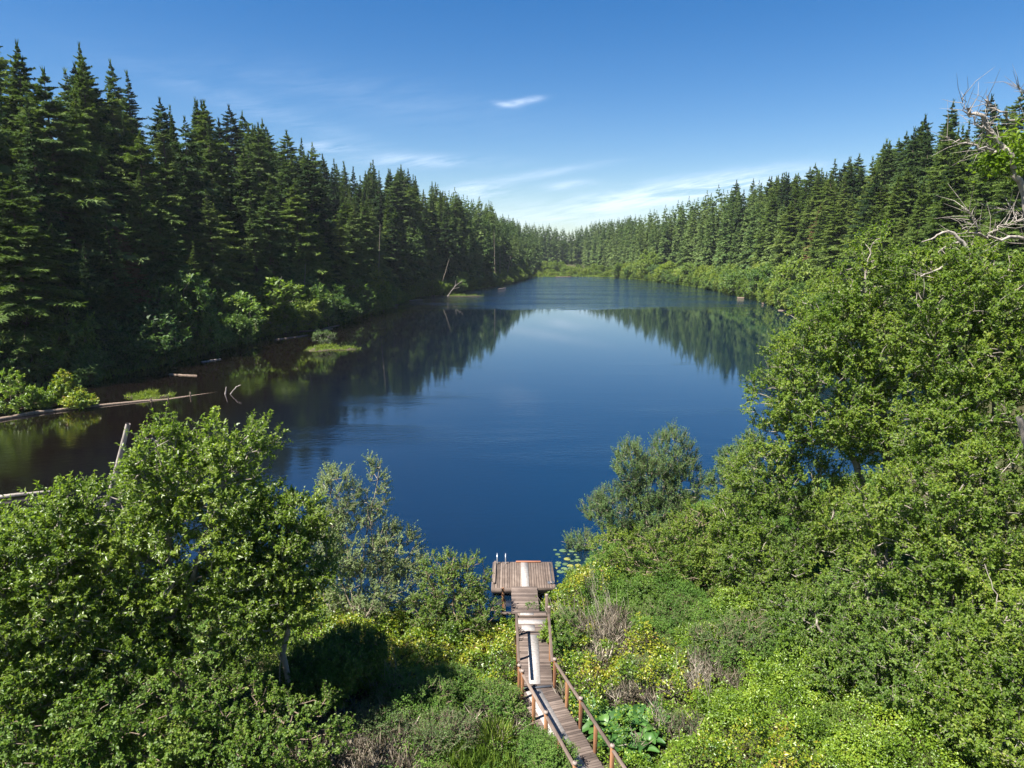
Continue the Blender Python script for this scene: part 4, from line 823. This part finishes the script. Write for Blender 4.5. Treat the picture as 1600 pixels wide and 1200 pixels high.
def platform():
    p0, p1 = G(769,919,.4), G(867,919,.4); pf = G(772,878,.4); x0, x1, y0, y1 = p0[0], p1[0], p0[1], pf[1]; base = ((x0+x1)/2, y0, 0)
    e = empty('dock_platform', base); n = 25; w = (x1-x0)/n
    boxobj('deck', [(x0+w*(i+.5), (y0+y1)/2, .4-.02+rng.uniform(-.003,.003), w-.014, y1-y0, .04, 0) for i in range(n)], deck_y, e, base, .003)
    boxobj('frame', [((x0+x1)/2, y0-.02, .30, x1-x0+.04, .04, .24, 0), ((x0+x1)/2, y1+.02, .28, x1-x0+.04, .04, .20, 0), (x0-.02, (y0+y1)/2, .28, .04, y1-y0, .20, 0), (x1+.02, (y0+y1)/2, .28, .04, y1-y0, .20, 0)], deck_x, e, base)
    boxobj('float', [((x0+x1)/2, (y0+y1)/2, .06, x1-x0-.3, y1-y0-.3, .30, 0)], dark_m, e, base)
    xm = (G(813,881,.4)[0]+G(826,881,.4)[0])/2
    boxobj('grip_panel', [(xm+.0, (y0+y1)/2, .408, .36, y1-y0-.18, .012, .0)], panel_m, e, base)
    boxobj('curb', [(x0+.09, (y0+y1)/2+.15, .46, .10, y1-y0-.5, .10, 0)], deck_y, e, base, .006)
    boxobj('curb', [(x1-.10, (y0+y1)/2+.1, .415, .03, y1-y0-.5, .03, 0)], dark_m, e, base)
    xa, xb = G(806,877,.4)[0], G(845,877,.4)[0]; boxobj('fender_board', [((xa+xb)/2, y1-.03, .43, xb-xa, .12, .05, 0)], red_m, e, base, .005)
    tag(e, 'square weathered plank platform floating at the end of the gangway', 'dock')
    l = empty('swim_ladder', (x0+.3, y1, 0)); xs = [G(777,878,.4)[0], G(790,878,.4)[0]]
    for xx in xs:
        V, F = polyline([(xx, y1-.25, .41), (xx, y1-.2, .8), (xx, y1-.02, .88), (xx, y1+.12, .8), (xx, y1+.12, -.5)], .028, .028, 8, 0, 3); obj('rail', mesh_np('rail', V-np.array([x0+.3,y1,0]), F, smooth=True, mats=[alu_m]), l)
    for zz in (.1, -.2): boxobj('step', [((xs[0]+xs[1])/2, y1+.12, zz, xs[1]-xs[0], .08, .03, 0)], alu_m, l, (x0+.3,y1,0))
    tag(l, 'pale metal swim ladder at the far left corner of the platform', 'ladder')
    m = G(861,911,.4); t = empty('mooring_mat', (m[0], m[1], .4)); boxobj('pad', [(m[0], m[1], .43, .34, .22, .05, .1)], dark_m, t, (m[0],m[1],.4), .02); boxobj('strap', [(m[0], m[1], .465, .06, .24, .02, .1)], cap_m, t, (m[0],m[1],.4))
    tag(t, 'small dark pad lying on the near right corner of the platform', 'mat')
    return x0, x1, y0, y1
px0, px1, py0, py1 = platform()
def gangway():
    a0, a1 = G(799,921,.45)[0], G(840,921,.45)[0]; yA, yB = py0+.05, G(820,957,ZD)[1]; c0, c1 = G(799,957,ZD)[0], G(843,957,ZD)[0]; n = 22; B = []
    xm = (c0+c1)/2; w = (c1-c0)
    base = (xm, yB, ZD); e = empty('gangway', base)
    for i in range(n):
        t = (i+.5)/n; B.append((xm+rng.uniform(-.008,.008), yB+(yA-yB)*t, ZD-.03+(.47-ZD)*t, w, (yA-yB)/n-.012, .035, 0))
    boxobj('deck', B, deck_x, e, base, .003)
    for s in (-1, 1):
        V, F = boxes([(0,0,0,.05,1,.14,0)]); y_ = V[:,1]+.5; V = np.stack([V[:,0]+xm+s*(w/2-.06), yB+(yA-yB)*y_, V[:,2]+ZD-.12+(.47-ZD)*y_], 1); obj('beam', mesh_np('beam', V-np.array(base), F, tint=np.full(6,.4), mats=[deck_y]), e)
    tag(e, 'short sloping plank gangway between boardwalk and floating platform', 'gangway')
    return yB
yB = gangway()
def post(name, x, y, z0, z1, parent, base, cap=True, s=.10, rz=0, mat=None):
    o = boxobj(name, [(x, y, (z0+z1)/2, s, s, z1-z0, rz)], mat or post_m, parent, base, .006)
    if cap:
        b = np.array(base); V, F = tube_chain(np.array([[x,y,z1+.001],[x,y,z1+.03],[x,y,z1+.055],[x,y,z1+.075]]), np.array([.075,.078,.06,.02]), 10); c = obj('cap', mesh_np('cap', V-b, F, smooth=False, mats=[cap_m]), o)
    return o
def boardwalk():
    base = (.86, 22, ZD); e = empty('boardwalk', base); wd = 1.24
    ang = math.atan2(.326, 1.0); d = np.array([math.sin(ang), -math.cos(ang)]); nrm = np.array([math.cos(ang), math.sin(ang)]); C0 = np.array([.86, 22.0])
    B = []; y = yB-.07
    while y > C0[1]+.08: B.append((.86+rng.uniform(-.012,.012), y, ZD-.02+rng.uniform(-.003,.003), wd+rng.uniform(-.02,.02), .094, .04, 0)); y -= .104
    boxobj('straight_deck', B, deck_x, e, base, .003)
    B = []; s = .10; Ls = 11.
    while s < Ls:
        q = C0+d*s; B.append((q[0], q[1], ZD-.075+rng.uniform(-.003,.003), wd+.05+rng.uniform(-.03,.03), .094, .04, ang)); s += .104
    boxobj('angled_deck', B, deck_x, e, base, .003)
    boxobj('step_edge', [(.88, 21.98, ZD-.035, wd+.04, .07, .075, ang*.45)], dark_m, e, base)
    for s_ in (-1, 1):
        boxobj('beam', [(.86+s_*.5, (yB+22)/2, ZD-.13, .06, yB-22.2, .17, 0)], deck_y, e, base)
        q = C0+d*Ls/2+nrm*s_*.5; boxobj('beam', [(q[0], q[1], ZD-.19, .06, Ls-.3, .17, ang)], deck_y, e, base)
    # pale grip panels
    def panel(u0, u1, v0, v1): 
        a, b = G(u0,v0,ZD), G(u1,v1,ZD); boxobj('grip_panel', [((a[0]+b[0])/2, (a[1]+b[1])/2, ZD+.007, abs(b[0]-a[0]), abs(a[1]-b[1]), .010, rng.uniform(-.01,.01))], panel_m, e, base)
    panel(813,834,957.5,962.5); panel(809,853,968.5,975); panel(815,836,977,986)
    a, b = G(831,992,ZD), G(833,1069,ZD); boxobj('grip_panel', [(.86-.02, (a[1]+b[1])/2, ZD+.007, .42, a[1]-b[1], .010, -.012)], panel_m, e, base)
    for k, (s0, s1) in enumerate(((.12,2.45),(2.47,4.85),(4.87,7.2))):
        q = C0+d*(s0+s1)/2-nrm*.15; boxobj('grip_panel', [(q[0], q[1], ZD-.048, .56, s1-s0, .010, ang+(.008 if k % 2 else -.006))], panel_m, e, base)
    # posts and rails
    hr = .93; zt = ZD+hr
    for sx in (-1, 1):
        xf, xn = .835+sx*.655, .84+sx*.60; YR = 25.3
        for y_ in (YR, 23.6): post('post', xn+(xf-xn)*(y_-22)/(YR-22), y_, -.1, zt, e, base, cap=False)
        boxobj('handrail', [((xf+xn)/2, (YR+22.1)/2, zt+.022, .105, YR-22.1+.1, .04, -math.atan2(xf-xn, YR-22))], rail_m, e, base, .005)
        s = .08 if sx < 0 else .18; k = 0
        starts = [.1,.45,1.6,2.75,3.9,5.05,6.2,7.35,8.5,9.65] if sx < 0 else [.15,1.3,2.45,3.6,4.75,5.9,7.05,8.2,9.35]
        for k, s in enumerate(starts):
            q = C0+d*s+nrm*sx*.665; capd = (k in (0,1,3,5,7,9)) if sx < 0 else (k % 2 == 0); post('post', q[0], q[1], -.1, zt+(.10 if capd else -.03), e, base, cap=capd, rz=ang)
        for a_, b_ in zip(starts[:-1], starts[1:]):
            pass
        q = C0+d*(starts[0]+10.5)/2+nrm*sx*.665; 
        caps = [s for k, s in enumerate(starts) if ((k in (0,1,3,5,7,9)) if sx < 0 else (k % 2 == 0))]
        for a_, b_ in zip(caps[:-1], caps[1:]):
            q = C0+d*(a_+b_)/2+nrm*sx*.665; boxobj('handrail', [(q[0], q[1], zt-.01, .105, b_-a_-.11, .042, ang)], rail_m, e, base, .005)
    boxobj('end_bar', [(.835, 25.3, zt-.06, 1.20, .05, .09, 0)], rail_m, e, base, .005)
    boxobj('end_beam', [(.45, yB+.0, ZD-.03, 2.1, .10, .09, .03)], deck_x, e, base)
    tag(e, 'angled plank boardwalk with wooden handrails and pale grip strips leading to the dock', 'boardwalk')
    # guide piles beside the gangway
    for u, v0, top, lab, s in ((786,955,919,'reddish square pile left of the gangway',.12), (789,957,936,'short pale pile left of the gangway, nearer the boardwalk',.09), (854,962,930,'grey-capped pile right of the gangway, nearer the platform',.13), (858,968,949,'grey-capped pile right of the gangway at the end of the rail',.13)):
        q = G(u, v0, .3); zt_ = AY(u, top, q[1])[2]; g = empty('mooring_pile', (q[0], q[1], 0)); post('shaft', q[0], q[1], -.8, zt_, g, (q[0],q[1],0), cap='grey-capped' in lab, s=s, mat=rail_m if 'pale' in lab or 'grey' in lab else None); tag(g, lab, 'pile', 'piles beside the gangway')
boardwalk()

# ------------------------------------------------------------------ lily pads, big-leaved plants, stalks
def lilies():
    th = np.linspace(.25, 2*math.pi-.25, 15); V = np.array([(0,0,0)]+[(math.cos(t)*.17, math.sin(t)*.17, .004*math.sin(5*t)) for t in th]); F = np.array([[0,i,i+1] for i in range(1,15)])
    mes = [mesh_np('lily_pad', V, F, tint=np.full(14, t), mats=[lily_leaf]) for t in (.3,.5,.95)]
    sp_ = []
    tries = 0
    while len(sp_) < 34 and tries < 4000:
        tries += 1; c = random.choice([(885,868,26,7),(905,872,22,8),(893,885,18,9),(872,862,18,5),(888,903,14,9),(884,920,12,8),(880,893,12,6)])
        p = G(random.gauss(c[0],c[2]*.6), random.gauss(c[1],c[3]*.6), .012)
        if float(terr(p[0],p[1])) > .0 or p[0] < px1+.25 or any((p[0]-q[0])**2+(p[1]-q[1])**2 < .09 for q in sp_): continue
        sp_.append(p)
    for p in sp_:
        s = random.uniform(.45,1.2); o = obj('lily_pad', mes[random.choices((0,1,2),(5,5,1))[0]]); o.location = p; o.scale = (s,s,1); o.rotation_euler = (0,0,random.uniform(0,6.28))
        tag(o, 'round green lily pad floating in the patch right of the platform', 'lily pad', 'lily pads beside the platform')
lilies()
def big_leaves(n, Lf, Wf, seed):
    """a rosette of broad cupped leaves, each a 3x5 sheet"""
    r = np.random.default_rng(seed); Vs, Fs, T, o = [], [], [], 0; S, Tn = 6, 5
    for i in range(n):
        a = r.random()*6.28; el = r.uniform(.25,1.1); L_ = Lf*r.uniform(.7,1.2); W_ = Wf*r.uniform(.8,1.2); b0 = np.array([r.normal()*.10, r.normal()*.10, .06])
        for s in range(S):
            t = s/(S-1); wdt = W_*math.sin(math.pi*min(1, t*.86+.10))**.8; rr_ = L_*t*math.cos(el-.55*t)+.10; zz = b0[2]+L_*t*math.sin(el)-.42*L_*t*t
            for k in range(Tn): w_ = (k/(Tn-1)-.5)*wdt; Vs.append((b0[0]+math.cos(a)*rr_-math.sin(a)*w_, b0[1]+math.sin(a)*rr_+math.cos(a)*w_, zz+.5*abs(w_)+r.normal()*.006))
        for s in range(S-1):
            for k in range(Tn-1): q = o+s*Tn+k; Fs.append([q, q+1, q+1+Tn, q+Tn])
        T += [r.random()*.7+.1]*((S-1)*(Tn-1)); o += S*Tn
    return mesh_np('leaf_rosette', np.array(Vs), np.array(Fs), tint=np.array(T), smooth=True, mats=[cabbage_leaf])
CAB = [big_leaves(10, .56, .32, 1+i) for i in range(3)]
cab = [(962,1122),(985,1118),(1005,1128),(1022,1140),(945,1133),(968,1142),(990,1148),(1012,1158),(952,1158),(978,1166),(930,1112),(900,1100),(918,1128),(1030,1118),(1000,1172)]
cab.sort(key=lambda c: (round(c[1]/18), c[0]))
for i, (u, v) in enumerate(cab):
    p = G(u, v, .45); e = empty('swamp_lantern_plant', (p[0], p[1], float(terr(p[0],p[1]))+.05), random.uniform(0,6.28)); s = random.uniform(.85,1.2); e.scale = (s,s,s)
    obj('leaf_rosette', CAB[i % 3], e)
    tag(e, f"broad glossy-leaved marsh plant right of the boardwalk, {ordinal(i+1)} counting from the back of the patch", 'plant', 'broad-leaved plants beside the boardwalk')
# pale dead stalks and the grass tuft
def stalks(label, spots, n, h, lean, group=None):
    for (u, v, lab) in spots:
        P = G(u, v, .4); g = float(terr(P[0], P[1])); b = np.array([P[0], P[1], g]); B = b+rng.normal(size=(n,3))*[.35,.3,0]; d = unit(rvec(n)*.35+np.array([lean,0,1])); hh = h*(.5+.6*rng.random(n))[:,None]; M_ = B+d*hh*.5; T_ = M_+unit(d+rvec(n)*.25)*hh*.5
        V, F = merge([tubes(B, M_, np.full(n,.012), np.full(n,.009), 4), tubes(M_, T_, np.full(n,.009), np.full(n,.004), 4)]); e = empty('dead_stalks', b)
        obj('fan', mesh_np('fan', V-b, F, tint=np.full(len(F),.8), mats=[dry_leaf]), e); tag(e, lab, 'dead plant', 'pale dead stalks on the near shore')
stalks('', [(950,965,'pale fan of leaning dead stalks right of the boardwalk rail'), (935,1000,'pale dead stalks below the leaning fan beside the rail'), (890,975,'thin upright dead stalks close to the right rail'), (930,930,'dead stalks near the bright bush by the platform'), (1095,1085,'dead stalks between the yellow and the light green thicket'), (560,990,'dead stalks at the foot of the pale willow'), (600,1075,'dead stalks beside the yellow thicket left of the boardwalk')], 46, 1.5, -.3)
P = G(775,1165,.3); n = 500; B = np.array([P[0],P[1],float(terr(P[0],P[1]))])+rng.normal(size=(n,3))*[.2,.2,0]; V, F = blades(B, .6+.5*rng.random(n), .022, .6); e = empty('grass_tuft', P)
obj('blades', mesh_np('blades', V-P, F, tint=np.repeat(np.clip(.6+rng.normal(size=n)*.2,0,1),2), mats=[grass_leaf]), e); tag(e, 'bright arching grass tuft beside the lower boardwalk on its left', 'grass tuft')

# ------------------------------------------------------------------ thin summer air
def haze():
    V, F = boxes([(0, 1950, 33.5, 5400, 4400, 75, 0)])
    m = bpy.data.materials.new('haze_air'); m.use_nodes = True; N = m.node_tree.nodes; L = m.node_tree.links; N.remove(N['Principled BSDF'])
    v = N.new('ShaderNodeVolumePrincipled'); v.inputs['Color'].default_value = (.80,.88,1,1); v.inputs['Density'].default_value = .00007; v.inputs['Anisotropy'].default_value = .2; L.new(v.outputs[0], N['Material Output'].inputs['Volume'])
    tag(obj('haze', mesh_np('haze', V, F, mats=[m])), kind='stuff')
haze()
